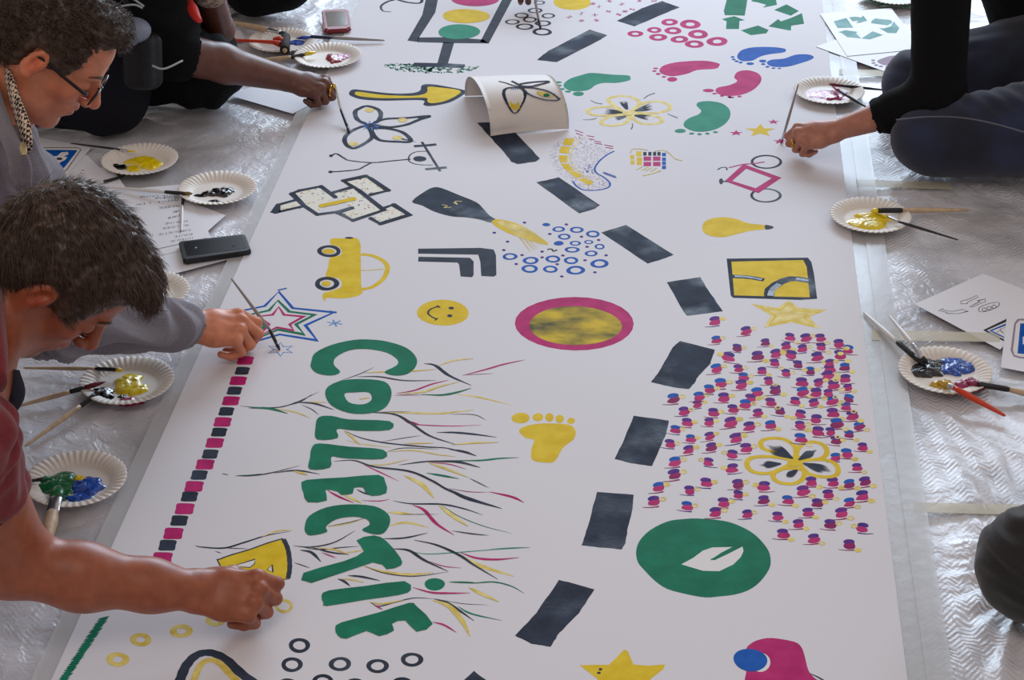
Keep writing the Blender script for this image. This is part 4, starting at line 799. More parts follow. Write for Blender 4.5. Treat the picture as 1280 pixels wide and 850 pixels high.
# ================================================================== people (smoothly blended solids, one surface per body)
def nv(*a): return np.array(a, dtype=np.float64)
def V3(v): return np.array([v.x, v.y, v.z])
class Field:
    def __init__(s, lo, hi, h):
        s.h = h; s.lo = np.array(lo, float); s.n = np.maximum(4, np.ceil((np.array(hi)-s.lo)/h).astype(int)+1)
        s.g = np.full(s.n, 1.0, np.float32)
    def _box(s, lo, hi):
        a = np.clip(np.floor((lo-s.lo)/s.h).astype(int), 0, s.n); b = np.clip(np.ceil((hi-s.lo)/s.h).astype(int)+1, 0, s.n)
        if np.any(b <= a): return None
        ax = [(s.lo[i]+s.h*np.arange(a[i], b[i])).astype(np.float32) for i in range(3)]
        return (slice(a[0],b[0]), slice(a[1],b[1]), slice(a[2],b[2])), ax[0][:,None,None], ax[1][None,:,None], ax[2][None,None,:]
    def _mix(s, sl, d, k, sub):
        g = s.g[sl]
        if sub:
            d = -d
            if k > 0: hh = np.clip(k-np.abs(d-g), 0, None)/k; s.g[sl] = np.maximum(d, g)+hh*hh*k*0.25
            else: s.g[sl] = np.maximum(d, g)
        else:
            if k > 0: hh = np.clip(k-np.abs(d-g), 0, None)/k; s.g[sl] = np.minimum(d, g)-hh*hh*k*0.25
            else: s.g[sl] = np.minimum(d, g)
    def cap(s, a, b, ra, rb, k=0.01, sub=False, m=0.03):
        a = np.array(a, float); b = np.array(b, float); R = max(ra, rb)+m
        bx = s._box(np.minimum(a, b)-R, np.maximum(a, b)+R)
        if bx is None: return
        sl, x, y, z = bx; ba = b-a; l2 = max(1e-12, ba@ba)
        t = np.clip(((x-a[0])*ba[0]+(y-a[1])*ba[1]+(z-a[2])*ba[2])/l2, 0, 1)
        d = np.sqrt((x-a[0]-t*ba[0])**2+(y-a[1]-t*ba[1])**2+(z-a[2]-t*ba[2])**2)-(ra+(rb-ra)*t)
        s._mix(sl, d.astype(np.float32), k, sub)
    def ell(s, c, r, M=None, k=0.01, sub=False, m=0.03):
        c = np.array(c, float); r = np.array(r, float); R = r.max()+m; M = np.eye(3) if M is None else M   # columns of M = axes
        bx = s._box(c-R, c+R)
        if bx is None: return
        sl, x, y, z = bx; p = [(x-c[0])*M[0,i]+(y-c[1])*M[1,i]+(z-c[2])*M[2,i] for i in range(3)]
        k0 = np.sqrt(sum((p[i]/r[i])**2 for i in range(3))); k1 = np.sqrt(sum((p[i]/r[i]**2)**2 for i in range(3)))+1e-9
        s._mix(sl, (k0*(k0-1)/k1).astype(np.float32), k, sub)
    def mesh(s):
        g = s.g; neg = g < 0; nx, ny, nz = g.shape
        c = neg[:-1,:-1,:-1].astype(np.int8)
        cnt = sum(neg[i:nx-1+i, j:ny-1+j, k:nz-1+k].astype(np.int8) for i in (0,1) for j in (0,1) for k in (0,1))
        act = (cnt > 0) & (cnt < 8); I = np.argwhere(act); idx = np.full(act.shape, -1, np.int32); idx[act] = np.arange(len(I))
        pos = np.zeros((len(I), 3)); w = np.zeros(len(I))
        for a in (0,1,2):
            o1, o2 = [t for t in (0,1,2) if t != a]
            for u in (0,1):
                for v in (0,1):
                    st = np.zeros(3, int); st[o1] = u; st[o2] = v; en = st.copy(); en[a] = 1
                    A = I+st; B = I+en; da = g[A[:,0],A[:,1],A[:,2]]; db = g[B[:,0],B[:,1],B[:,2]]
                    m = (da < 0) != (db < 0); t = np.where(m, da/np.where(m, da-db, 1), 0)
                    p = A.astype(float); p[:,a] += t; pos += p*m[:,None]; w += m
        pos = pos/w[:,None]*s.h+s.lo
        F_ = []
        for a in (0,1,2):
            sa = [slice(1,-1)]*3; sb = [slice(1,-1)]*3; sa[a] = slice(0,-1); sb[a] = slice(1,None)
            A = neg[tuple(sa)]; B = neg[tuple(sb)]; E = np.argwhere(A != B)
            off = np.ones(3, int); off[a] = 0; E2 = E+off; inside = A[E[:,0],E[:,1],E[:,2]]
            o1, o2 = [(1,2),(2,0),(0,1)][a]; d1 = np.zeros(3,int); d1[o1] = -1; d2 = np.zeros(3,int); d2[o2] = -1
            def at(q): return idx[q[:,0],q[:,1],q[:,2]]
            q = np.stack([at(E2), at(E2+d1), at(E2+d1+d2), at(E2+d2)], 1)
            q = np.where(inside[:,None], q, q[:,::-1]); F_.append(q[(q >= 0).all(1)])
        return pos, np.concatenate(F_)
def to_obj(name, V, Fc, m, parent=None, tint=None):
    me = bpy.data.meshes.new(name); me.vertices.add(len(V)); me.vertices.foreach_set('co', V.astype(np.float32).ravel())
    me.loops.add(Fc.size); me.loops.foreach_set('vertex_index', Fc.astype(np.int32).ravel()); me.polygons.add(len(Fc))
    me.polygons.foreach_set('loop_start', np.arange(len(Fc), dtype=np.int32)*4); me.polygons.foreach_set('loop_total', np.full(len(Fc), 4, np.int32))
    me.polygons.foreach_set('use_smooth', np.ones(len(Fc), bool)); me.materials.append(m); me.update(); me.validate()
    if tint is not None:
        ca = me.color_attributes.new('tint', 'FLOAT_COLOR', 'POINT'); ca.data.foreach_set('color', np.concatenate([tint, np.ones((len(V),1))], 1).astype(np.float32).ravel())
    o = bpy.data.objects.new(name, me); COL.objects.link(o)
    if parent: o.parent = parent
    return o
def relax(V, Fc, it=2, lam=0.5):
    E = np.concatenate([Fc[:,[0,1]], Fc[:,[1,2]], Fc[:,[2,3]], Fc[:,[3,0]]])
    for _ in range(it):
        acc = np.zeros_like(V); c = np.zeros(len(V))
        for a, b in ((0,1),(1,0)):
            for d in range(3): acc[:,d] += np.bincount(E[:,a], V[E[:,b],d], len(V))
            c += np.bincount(E[:,a], minlength=len(V))
        V = V+lam*(acc/np.maximum(c,1)[:,None]-V)
    return V
def normals(V, Fc):
    n = np.cross(V[Fc[:,2]]-V[Fc[:,0]], V[Fc[:,3]]-V[Fc[:,1]]); N_ = np.zeros_like(V)
    for k in range(4):
        for d in range(3): N_[:,d] += np.bincount(Fc[:,k], n[:,d], len(V))
    return N_/np.maximum(1e-12, np.linalg.norm(N_, axis=1))[:,None]
def folds(V, Fc, amp, dirs, seed=0):
    """cloth folds: displace along the normal by warped ridges; dirs = list of (axis vector, wavelength)"""
    N_ = normals(V, Fc); out = V.copy(); rs = np.random.RandomState(seed); h = np.zeros(len(V))
    wp = 0.03*np.sin(V@rs.randn(3)*9+1)+0.02*np.sin(V@rs.randn(3)*21+2)
    msk = 0.55+0.45*np.sin(V@rs.randn(3)*8+rs.rand()*6)
    for ax, wl in dirs:
        ph = (V@np.array(ax)+wp)*2*PI/wl; s_ = np.sin(ph); h += np.sign(s_)*np.abs(s_)**1.4*msk
    return V+N_*(h*amp)[:,None]
def skin_mat(name, c, rough=0.42):
    m = bpy.data.materials.new(name); m.use_nodes = True; nt = m.node_tree; N = nt.nodes; L = nt.links; b = N['Principled BSDF']
    at = N.new('ShaderNodeAttribute'); at.attribute_name = 'tint'
    n = N.new('ShaderNodeTexNoise'); n.inputs['Scale'].default_value = 45; n.inputs['Detail'].default_value = 5
    tc = N.new('ShaderNodeTexCoord'); L.new(tc.outputs['Object'], n.inputs['Vector'])
    r = N.new('ShaderNodeValToRGB'); r.color_ramp.elements[0].position = 0.3; r.color_ramp.elements[1].position = 0.7
    r.color_ramp.elements[0].color = (c[0]*0.82, c[1]*0.76, c[2]*0.74, 1); r.color_ramp.elements[1].color = (min(1,c[0]*1.12), c[1]*1.12, c[2]*1.12, 1); L.new(n.outputs['Fac'], r.inputs[0])
    mx = N.new('ShaderNodeMix'); mx.data_type = 'RGBA'; mx.blend_type = 'MULTIPLY'; mx.inputs[0].default_value = 1
    L.new(r.outputs[0], mx.inputs[6]); L.new(at.outputs['Color'], mx.inputs[7]); L.new(mx.outputs[2], b.inputs['Base Color'])
    b.inputs['Roughness'].default_value = rough; b.inputs['Subsurface Weight'].default_value = 0.12; b.inputs['Subsurface Radius'].default_value = (0.010,0.004,0.002); b.inputs['Subsurface Scale'].default_value = 0.6
    n2 = N.new('ShaderNodeTexNoise'); n2.inputs['Scale'].default_value = 260; n2.inputs['Detail'].default_value = 2; L.new(tc.outputs['Object'], n2.inputs['Vector'])
    bp = N.new('ShaderNodeBump'); bp.inputs['Strength'].default_value = 0.12; bp.inputs['Distance'].default_value = 0.002; L.new(n2.outputs['Fac'], bp.inputs['Height']); L.new(bp.outputs[0], b.inputs['Normal'])
    return m
def frame(f, u):
    f = np.array(f, float); f /= np.linalg.norm(f); u = np.array(u, float); u -= f*(u@f); u /= np.linalg.norm(u); l = np.cross(u, f)   # left = up x forward
    return np.stack([f, l, u], 1)
class Head:
    jaw = 0.0
    """local axes: x forward, y left, z up; origin between the ears"""
    def __init__(s, O, f, u, sc=1.0): s.O = np.array(O, float); s.M = frame(f, u); s.s = sc
    def w(s, *p): return s.O+s.M@(np.array(p, float)*s.s)
    def ell(s, F_, c, r, k=0.01, sub=False, rot=None): F_.ell(s.w(*c), np.array(r)*s.s, s.M if rot is None else s.M@rot, k, sub)
    def cap(s, F_, a, b, ra, rb, k=0.01, sub=False): F_.cap(s.w(*a), s.w(*b), ra*s.s, rb*s.s, k, sub)
    def build(s, F_):
        s.ell(F_, (-.012,0,.034), (.096,.075,.084), 0)
        s.ell(F_, (.030,0,.046), (.060,.062,.056), .02)
        s.ell(F_, (.032,0,-.030), (.058,.057,.076), .03)
        for y in (-1,1):
            s.cap(F_, (-.010,y*.054,-.030), (.012,y*.050,-.072-s.jaw*.6), .018, .015, .03)
            s.cap(F_, (.012,y*.048,-.072-s.jaw*.6), (.066,y*.014,-.098-s.jaw), .015, .014, .03)
            s.ell(F_, (.056,y*.036,-.022), (.026,.022,.020), .02)
        s.ell(F_, (.030,0,-.078-s.jaw*.8), (.05,.04,.032), .03)
        s.ell(F_, (.074,0,-.099-s.jaw), (.018,.021,.016), .012)
        s.ell(F_, (.074,0,-.062), (.022,.030,.028), .016)
        s.cap(F_, (.078,-.028,.024), (.078,.028,.024), .014, .014, .014)
        for y in (-1,1): s.ell(F_, (.100,y*.031,.002), (.021,.017,.013), .012, True)
        s.cap(F_, (.086,0,.016), (.114,0,-.026), .009, .0115, .010)
        s.ell(F_, (.116,0,-.030), (.011,.011,.010), .006)
        for y in (-1,1):
            s.ell(F_, (.102,y*.0135,-.034), (.011,.008,.008), .005)
            s.ell(F_, (.074,y*.031,.001), (.0150,.0155,.0135), .003)
            s.ell(F_, (.108,y*.0065,-.0435), (.006,.0038,.004), .002, True)
        s.ell(F_, (.090,0,-.056), (.0135,.022,.0065), .005); s.ell(F_, (.0885,0,-.0695), (.013,.019,.0075), .005)
        s.ell(F_, (.104,0,-.0625), (.008,.024,.0014), .002, True)
        s.ell(F_, (.092,0,-.083-s.jaw*.4), (.006,.018,.006), .006, True)
        for y in (-1,1):
            a = 0.25; R = np.array([[math.cos(a),0,math.sin(a)],[0,1,0],[-math.sin(a),0,math.cos(a)]])
            s.ell(F_, (-.010,y*.079,-.004), (.018,.0085,.032), .005, rot=R); s.ell(F_, (-.007,y*.090,.002), (.011,.0105,.021), .002, True, rot=R)
            s.ell(F_, (-.002,y*.081,-.004), (.005,.006,.011), .004, rot=R); s.ell(F_, (-.010,y*.081,-.030), (.009,.006,.009), .004)
    def tint(s, V, T, stub=0.25):
        L_ = (V-s.O)@s.M/s.s
        def sph(c, r, col, soft=0.5):
            d = np.linalg.norm((L_-np.array(c))/np.array(r), axis=1); w = np.clip((1-d)/soft, 0, 1)[:,None]; T[:] = T*(1-w)+T*np.array(col)*w
        sph((.098,0,-.063), (.020,.024,.014), (.86,.60,.62))
        for y in (-1,1): sph((.07,y*.045,-.025), (.04,.03,.03), (1.06,.84,.80), 1.0); sph((-.008,y*.083,-.004), (.022,.014,.036), (1.10,.78,.72), 0.7)
        sph((.115,0,-.03), (.022,.02,.018), (1.06,.82,.8), 0.8)
        if stub: sph((.055,0,-.085), (.065,.07,.045), (1-.5*stub,1-.42*stub,1-.35*stub), 0.6)
def arm_chain(F_, pts, rs, k=0.02):
    for a, b, ra, rb in zip(pts, pts[1:], rs, rs[1:]): F_.cap(a, b, ra, rb, k)
class Hand:
    """x from wrist to knuckles, y towards the thumb, z the back of the hand"""
    def __init__(s, W, fwd, dors, side, sc=1.0):
        s.W = np.array(W, float); f = np.array(fwd, float); f /= np.linalg.norm(f); d = np.array(dors, float); d -= f*(d@f); d /= np.linalg.norm(d)
        t = np.cross(d, f)*side; s.M = np.stack([f, t, d], 1); s.s = sc
    def w(s, p): return s.W+s.M@(np.array(p, float)*s.s)
    KN = [(.088,.027,.002),(.092,.008,.005),(.087,-.012,.003),(.078,-.030,-.003)]
    LEN = [(.043,.026,.021),(.047,.030,.022),(.043,.028,.022),(.034,.021,.019)]
    def build(s, F_, curl, thumb, spread=(.12,.03,-.06,-.16), fat=1.0):
        c = s.s
        for (kx, ky, kz), wy, r0 in zip(s.KN, (.017,.006,-.006,-.016), (.0165,.0175,.0175,.0160)):
            F_.cap(s.w((0,wy,0)), s.w((kx*.5,(wy+ky)/2,kz*.5-.003)), r0*c, .0155*c, .014); F_.cap(s.w((kx*.5,(wy+ky)/2,kz*.5-.003)), s.w((kx,ky,kz-.002)), .0155*c, .0118*c, .012)
        F_.ell(s.w((.045,-.002,-.008)), np.array((.040,.034,.014))*c, s.M, .012)
        F_.ell(s.w((.034,.026,-.014)), np.array((.030,.016,.016))*c, s.M, .012)
        s.tips = []
        for i in range(4):
            p = np.array(s.KN[i]); ang = 0; r = (.0104,.0106,.0100,.0090)[i]*fat; q = p
            F_.ell(s.w(q+np.array((0,0,.001))), np.array((.0125,.0105,.0110))*c*fat, s.M, .006)
            for j in range(3):
                ang += math.radians(curl[i][j]); d = np.array((math.cos(ang), spread[i]*max(0,math.cos(ang)), -math.sin(ang))); q2 = q+d*s.LEN[i][j]
                r2 = r*(0.93 if j < 2 else 0.85); F_.cap(s.w(q), s.w(q2), r*c, r2*c, .0035 if j else .006); q = q2; r = r2
            s.tips.append(s.w(q))
        r = (.015,.0125,.0110,.0092)
        for j in range(len(thumb)-1): F_.cap(s.w(thumb[j]), s.w(thumb[j+1]), r[j]*c*fat, r[j+1]*c*fat, .004 if j else .010)
        s.ttip = s.w(thumb[-1])
HAIRN = 0
def hair(parent, H, m, vol, n, length, seed, caps, subs, curl, comb, name='hair', mask=None, w0=0.0011, coarse=0.003, lift0=0.30):
    """a hair cap following the skull plus thousands of real strands growing from it"""
    lo = H.O-0.16; hi = H.O+0.16; Fd = Field(lo, hi, coarse)
    for c, r, k in caps: H.ell(Fd, c, r, k)
    for c, r, k in subs: H.ell(Fd, c, r, k, True)
    V, Fc = Fd.mesh(); V = relax(V, Fc, 2); Nn = normals(V, Fc)
    for i in range(len(V)):
        q = V[i]-H.O; V[i] = V[i]+Nn[i]*vol*(noise.noise(Vector(q*38))*0.7+noise.noise(Vector(q*95))*0.5)
    Nn = normals(V, Fc); rs = np.random.RandomState(seed); L_ = (V-H.O)@H.M
    ok = np.ones(len(V), bool) if mask is None else mask(L_)
    ids = rs.choice(np.flatnonzero(ok), n); SV = []; SF = []
    for t_, i in enumerate(ids):
        nrm = Nn[i]; lp = L_[i]; c = H.M@np.array(comb(lp), float)
        d = c-nrm*(c@nrm); d = d/(np.linalg.norm(d)+1e-6); d = d+0.35*rs.randn(3)*0.5*min(1,lift0*4); ln = length*(0.55+0.7*rs.rand()); p = V[i]-nrm*0.002; seg = 6
        side = np.cross(nrm, d); side /= np.linalg.norm(side)+1e-9; base = len(SV); ph = rs.rand()*6.28; cl = curl*(0.6+0.8*rs.rand())
        lift = lift0*(1+0.8*rs.rand())
        for j in range(seg+1):
            t = j/seg; a = ph+cl*t*6
            q = p+(d*t*(1 if curl < 0.5 else 0.55)+nrm*(lift*math.sin(t*2.2)*0.6))*ln+side*math.sin(a)*0.0045*min(1,cl*1.5)+nrm*(math.cos(a)-math.cos(ph))*0.0035*min(1,cl*1.2)
            r = w0*(1-0.8*t); SV += [q+side*r, q-side*r, q+nrm*r]
        for j in range(seg):
            b0 = base+3*j
            for k in range(3): k2 = (k+1) % 3; SF.append((b0+k, b0+k2, b0+3+k2, b0+3+k))
    V2 = np.concatenate([V, np.array(SV)]); F2 = np.concatenate([Fc, np.array(SF)+len(V)])
    return to_obj(name, V2, F2, m, parent)
def tubew(name, pts, rad, m, parent=None, **k):
    if len(pts) < 8:   # smooth the path
        q = cat_open([list(p)+[r] for p, r in zip(pts, rad)], 5); pts = [a[:3] for a in q]; rad = [max(1e-4, a[3]) for a in q]
    return tube(name, [Vector(p) for p in pts], rad, m, parent, **k)
# ------------------------------------------------------------------ the figures
skinA = skin_mat('light_skin', rgb(204,130,98)); skinB = skin_mat('tanned_skin', rgb(152,84,56)); skinC = skin_mat('dark_brown_skin', rgb(102,62,50)); skinD = skin_mat('fair_skin', rgb(176,118,98))
hairm = mat('dark_brown_hair', rgb(70,52,42), 0.42, var=0.35, vscale=120, spec=0.5); hairm2 = mat('brown_curly_hair', rgb(72,54,44), 0.5, var=0.4, vscale=120)
sweat = mat('grey_sweater_knit', rgb(112,108,120), 0.85, var=0.12, vscale=300, bump=0.4, bscale=500, sheen=0.3)
maroon = mat('maroon_cotton', rgb(112,20,34), 0.85, var=0.15, vscale=200, bump=0.3, bscale=400, sheen=0.2); navy = mat('navy_cotton', rgb(34,36,54), 0.85, bump=0.3, bscale=300)
blackc = mat('black_cotton', rgb(9,9,12), 0.9, var=0.2, vscale=100, bump=0.4, bscale=300, spec=0.2); darkt = mat('dark_navy_trousers', rgb(20,20,30), 0.9, var=0.2, vscale=200, bump=0.4, bscale=400, spec=0.2)
denim = mat('indigo_denim', rgb(18,22,40), 0.85, col2=rgb(34,44,76), vscale=9, bump=0.4, bscale=500, sheen=0.2)
charc = mat('charcoal_trousers', rgb(28,26,29), 0.88, var=0.15, vscale=200, bump=0.3, bscale=400, sheen=0.2)
def person(loc, label, grp=None): return empty('person', loc, label, 'person', grp)
def finish(name, Fd, m, parent, fold=None, tint=None, it=1):
    V, Fc = Fd.mesh(); V = relax(V, Fc, it)
    if fold: V = folds(V, Fc, *fold)
    T = None
    if tint is not None: T = np.ones((len(V),3)); tint(V, T)
    V = V-np.array(parent.location)
    return to_obj(name, V, Fc, m, parent, T)
def nails(parent, H, idx=(0,1,2,3)): pass
def mk_nothing(V, T): pass
fist = [(52,62,38),(60,68,42),(66,70,42),(70,70,42)]
# ---- A: man with glasses, grey sweater
HA = Head(V3(P(65,61,.74)), (.72,-.04,-.69), (.69,0,.72), .98); HA.jaw = .010
pa = person((-1.05,3.25,0), 'man with glasses and curly brown hair in a grey sweater, painting the nested star')
shA, elA, wrA = V3(P(-8,205,.53)), V3(P(72,400,.23)), V3(P(238,408,.088))
nbA = HA.O+nv(-.14,.03,-.15); chA = nv(-1.13,3.24,.42); plA = nv(-1.42,3.26,.22)
hA = Hand(wrA, (1.0,.22,-.12), (.10,-.27,.93), 1, 1.10)   # right hand, thumb on the far side
Fd = Field((-1.55,2.98,-.01), (-.42,3.66,.92), 0.0026)
HA.build(Fd); Fd.cap(HA.w(-.035,0,-.03), nbA, .056, .062, .03); Fd.cap(nbA, chA, .07, .10, .05); Fd.cap(chA, plA, .10, .11, .05)
arm_chain(Fd, [nbA, shA, elA, elA*.55+wrA*.45, wrA], [.05,.046,.041,.039,.027])
hA.build(Fd, [(34,58,40),(46,68,44),(60,78,46),(68,82,46)], [(.018,.024,-.012),(.048,.044,-.026),(.080,.040,-.040),(.104,.030,-.048)])
finish('body', Fd, skinA, pa, tint=lambda V, T: HA.tint(V, T, .3))
Fd = Field((-1.75,2.85,-.01), (-.55,3.75,.80), 0.005)
Fd.cap(nbA+nv(-.02,0,-.04), chA, .085, .16, .05); Fd.cap(chA+nv(0,-.06,0), plA+nv(0,-.05,0), .13, .14, .06); Fd.cap(chA+nv(0,.08,0), plA+nv(0,.07,0), .13, .14, .06)
arm_chain(Fd, [chA+nv(0,-.07,.07), shA, elA, wrA-(wrA-elA)*.10], [.09,.078,.062,.050], .04)
shL = nv(-1.06,3.46,.50); elL = V3(P(46,228,.22)); Fd.cap(chA+nv(0,.1,.05), shL, .09, .075, .05); Fd.cap(shL, elL, .075, .06, .03); Fd.cap(elL, V3(P(60,222,.06)), .058, .052, .03)
for t in (0,): Fd.cap(wrA-(wrA-elA)*.16, wrA-(wrA-elA)*.08, .050, .046, .01)
Fd.cap(wrA-(wrA-elA)*.05, wrA+(wrA-elA)*.2, .036, .036, .004, True)
finish('sweater', Fd, sweat, pa, fold=(.0065, [((.6,.3,.9),.075),((1,-.7,.4),.045)], 3), it=2)
Fd = Field((-1.75,2.9,-.01), (-.9,3.7,.45), 0.008)
for y in (-.11,.11): Fd.cap(plA+nv(0,y,-.06), nv(-1.12,3.26+y*1.2,.09), .11, .075, .04); Fd.cap(nv(-1.12,3.26+y*1.2,.08), nv(-1.55,3.26+y*1.2,.06), .07, .05, .03)
finish('trousers', Fd, darkt, pa, fold=(.004, [((.6,.3,.9),.09)], 5))
chk = bpy.data.materials.new('checked_shirt_cotton'); chk.use_nodes = True; N = chk.node_tree.nodes; L = chk.node_tree.links
tc = N.new('ShaderNodeTexCoord'); ck = N.new('ShaderNodeTexChecker'); ck.inputs['Scale'].default_value = 150; ck.inputs['Color1'].default_value = rgb(214,190,168); ck.inputs['Color2'].default_value = rgb(34,30,44)
L.new(tc.outputs['Object'], ck.inputs['Vector']); L.new(ck.outputs[0], N['Principled BSDF'].inputs['Base Color']); N['Principled BSDF'].inputs['Roughness'].default_value = 0.85
la = np.array(pa.location)
col_pts = [V3(P(x, y, z)) for x, y, z in [(-22,62,.72),(5,80,.715),(14,108,.70),(23,138,.68),(32,166,.66),(36,186,.645)]]
tubew('shirt_collar', [p-la for p in col_pts], [.020,.022,.023,.024,.024,.015], chk, pa, flat=0.35, up=Vector((0.3,1,.2)))
col2 = [V3(P(x, y, z)) for x, y, z in [(-38,80,.70),(-14,100,.69),(-5,130,.67),(8,165,.65),(22,200,.63),(30,235,.59)]]
tubew('sweater_collar', [p-la for p in col2], [.024,.026,.028,.030,.028,.016], sweat, pa, flat=0.45, up=Vector((0.3,1,.2)))
tubew('zip_pull', [V3(P(28,178,.67))-la, V3(P(29,186,.67))-la, V3(P(30,194,.665))-la], [.003,.006,.004], mat('brass_zip', rgb(176,160,120), 0.4, metal=.6), pa, flat=.5)
def maskA(L_): return ((L_[:,2] > .078-.25*np.clip(-L_[:,0]+.02,0,1)*1.6) | (L_[:,0] < -.03)) & (L_[:,2] > -.055)
hair_caps = [((-.014,0,.040), (.104,.083,.090), 0), ((-.04,0,.0), (.075,.080,.075), .02), ((.045,0,.105), (.045,.055,.022), .02)]
hair_subs = [((.120,0,.006), (.080,.13,.094), .008), ((.02,.0,-.075), (.075,.14,.065), .012), ((-.03,0,-.12), (.14,.14,.055), .01), ((-.010,.095,-.006), (.024,.03,.038), .006), ((-.010,-.095,-.006), (.024,.03,.038), .006)]
ha = hair(None, HA, hairm2, .007, 5600, .026, 3, hair_caps, hair_subs, 1.4, lambda p: (.5,.2*p[1]*10,-.6), mask=lambda L_: ~((L_[:,0]>.045)&(L_[:,2]<.100))&~((abs(L_[:,1])>.055)&(L_[:,2]<.035)&(L_[:,0]>-.045)))
ha.parent = pa; ha.matrix_parent_inverse = Matrix.Translation(-Vector(pa.location))
def face_bits(p, H, hm, lid=True):
    loc = np.array(p.location)
    for y in (-1,1):
        tubew('eyebrow', [H.w(*q)-loc for q in ((.0940,y*.012,.024),(.0945,y*.022,.0285),(.0885,y*.036,.0310),(.0760,y*.050,.0255))], [.0022,.0036,.0032,.0010], hm, p, flat=.8, up=Vector(H.M[:,0]))
        tubew('eyelashes', [H.w(*q)-loc for q in ((.0850,y*.019,-.0050),(.0895,y*.027,-.0085),(.0885,y*.036,-.0080),(.0800,y*.0455,-.0035))], [.0007,.0014,.0014,.0005], hm, p, flat=.7)
face_bits(pa, HA, hairm2)
# glasses
framem = mat('black_spectacle_frame', rgb(24,18,20), 0.3); glass = bpy.data.materials.new('spectacle_glass'); glass.use_nodes = True; b = glass.node_tree.nodes['Principled BSDF']
b.inputs['Base Color'].default_value = (1,1,1,1); b.inputs['Roughness'].default_value = 0.02; b.inputs['Alpha'].default_value = 0.28; b.inputs['Specular IOR Level'].default_value = 1.0
g = mesh_obj('glasses', [(0,0,0)], [], framem, pa)
bpy.data.objects.remove(g)
rim = []
for y in (-1,1):
    pts = []
    for i in range(21):
        a = 2*PI*i/20; ex = .024*np.sign(math.cos(a))*abs(math.cos(a))**.75; ez = .0145*np.sign(math.sin(a))*abs(math.sin(a))**.75
        pts.append(HA.w(.1075-.10*abs(y*.033+ex-0)**1.6*2.0, y*.033+ex, -.004+ez)-la)
    rim.append(pts)
gl = tubew('glasses', rim[0], [.0016]*21, framem, pa, n=8)
gl['label'] = 'dark framed spectacles'
tubew('lens_rim', rim[1], [.0016]*21, framem, gl, n=8)
for r in rim: mesh_obj('lens', [Vector(q) for q in r[:-1]], [list(range(20))], glass, gl)
tubew('bridge', [HA.w(.1035,-.009,.002)-la, HA.w(.1095,0,.005)-la, HA.w(.1035,.009,.002)-la], [.0014]*3, framem, gl)
for y in (-1,1): tubew('temple', [HA.w(*q)-la for q in ((.092,y*.059,.004),(.084,y*.070,.006),(.040,y*.0765,.008),(-.012,y*.082,.010),(-.030,y*.080,-.008))], [.002,.0022,.0020,.0018,.0012], framem, gl, flat=1.5)
# ---- B: bowed man in maroon
HB = Head(V3(P(72,340,.58)), (.50,.0,-.86), (.86,-.03,.50), 1.10); HB.jaw = .006
pb = person((-1.15,2.65,0), 'dark-haired man in a maroon T-shirt bowing low, bare arm reaching to the yellow panel')
shB, elB, wrB = V3(P(-52,545,.47)), V3(P(14,710,.17)), V3(P(245,739,.088))
nbB = V3(P(-12,385,.53)); chB = nv(-1.10,2.68,.40); plB = nv(-1.45,2.75,.26)
hB = Hand(wrB, (1.0,.02,-.10), (.05,-.55,.82), 1, 1.08)
Fd = Field((-1.6,2.25,-.01), (-.33,3.0,.82), 0.0026)
HB.build(Fd); Fd.cap(HB.w(-.040,0,-.035), nbB, .060, .066, .03); Fd.cap(nbB, chB, .07, .10, .05); Fd.cap(chB, plB, .10, .11, .05)
mid = elB*.62+wrB*.38
arm_chain(Fd, [nbB, shB, elB+nv(-.01,0,.01), mid, elB*.25+wrB*.75, wrB], [.06,.056,.050,.050,.038,.031], .03)
Fd.cap(shB, elB+nv(.01,.02,.02), .058, .046, .03)
hB.build(Fd, [(48,66,44),(60,70,46),(66,70,46),(72,68,44)], [(.018,.024,-.014),(.050,.040,-.028),(.080,.034,-.042),(.100,.020,-.048)], fat=1.06)
finish('body', Fd, skinB, pb, tint=lambda V, T: HB.tint(V, T, .5))
Fd = Field((-1.75,2.25,-.01), (-.62,3.05,.80), 0.005)
Fd.cap(nbB+nv(-.04,.01,0), chB+nv(.0,-.02,.0), .095, .17, .05); Fd.cap(chB+nv(0,-.06,0), plB+nv(0,-.05,0), .14, .14, .06); Fd.cap(chB+nv(0,.08,0), plB+nv(0,.07,0), .14, .14, .06)
Fd.cap(chB+nv(.02,-.08,.06), shB, .10, .075, .05); Fd.cap(shB, shB*.62+elB*.38, .075, .070, .03); Fd.cap(chB+nv(0,.1,.05), nv(-1.05,2.95,.44), .1, .08, .05)
Fd.cap(shB*.58+elB*.42, shB*.3+elB*.7, .062, .062, .003, True)
finish('t_shirt', Fd, maroon, pb, fold=(.004, [((.6,.5,.9),.08),((1,-.7,.4),.06)], 8), it=2)
Fd = Field((-1.8,2.3,-.01), (-.9,3.1,.45), 0.008)
for y in (-.12,.12): Fd.cap(plB+nv(0,y,-.06), nv(-1.15,2.72+y*1.2,.10), .11, .08, .04); Fd.cap(nv(-1.15,2.72+y*1.2,.08), nv(-1.6,2.75+y*1.2,.06), .07, .05, .03)
finish('trousers', Fd, navy, pb, fold=(.004, [((.6,.3,.9),.09)], 5))
lb = np.array(pb.location)
cb_ = [V3(P(x, y, z)) for x, y, z in [(-22,240,.62),(-16,320,.60),(-10,390,.58),(-4,440,.56),(0,480,.54),(2,525,.46)]]
tubew('shirt_collar', [p-lb for p in cb_[:5]], [.034,.036,.036,.032,.020], maroon, pb, flat=.5, up=Vector((.3,1,.2)))
tubew('shirt_placket', [V3(P(x, y, z))-lb for x, y, z in [(14,462,.50),(12,490,.47),(6,520,.44)]], [.014,.026,.014], navy, pb, flat=.5, up=Vector((.3,1,.2)))
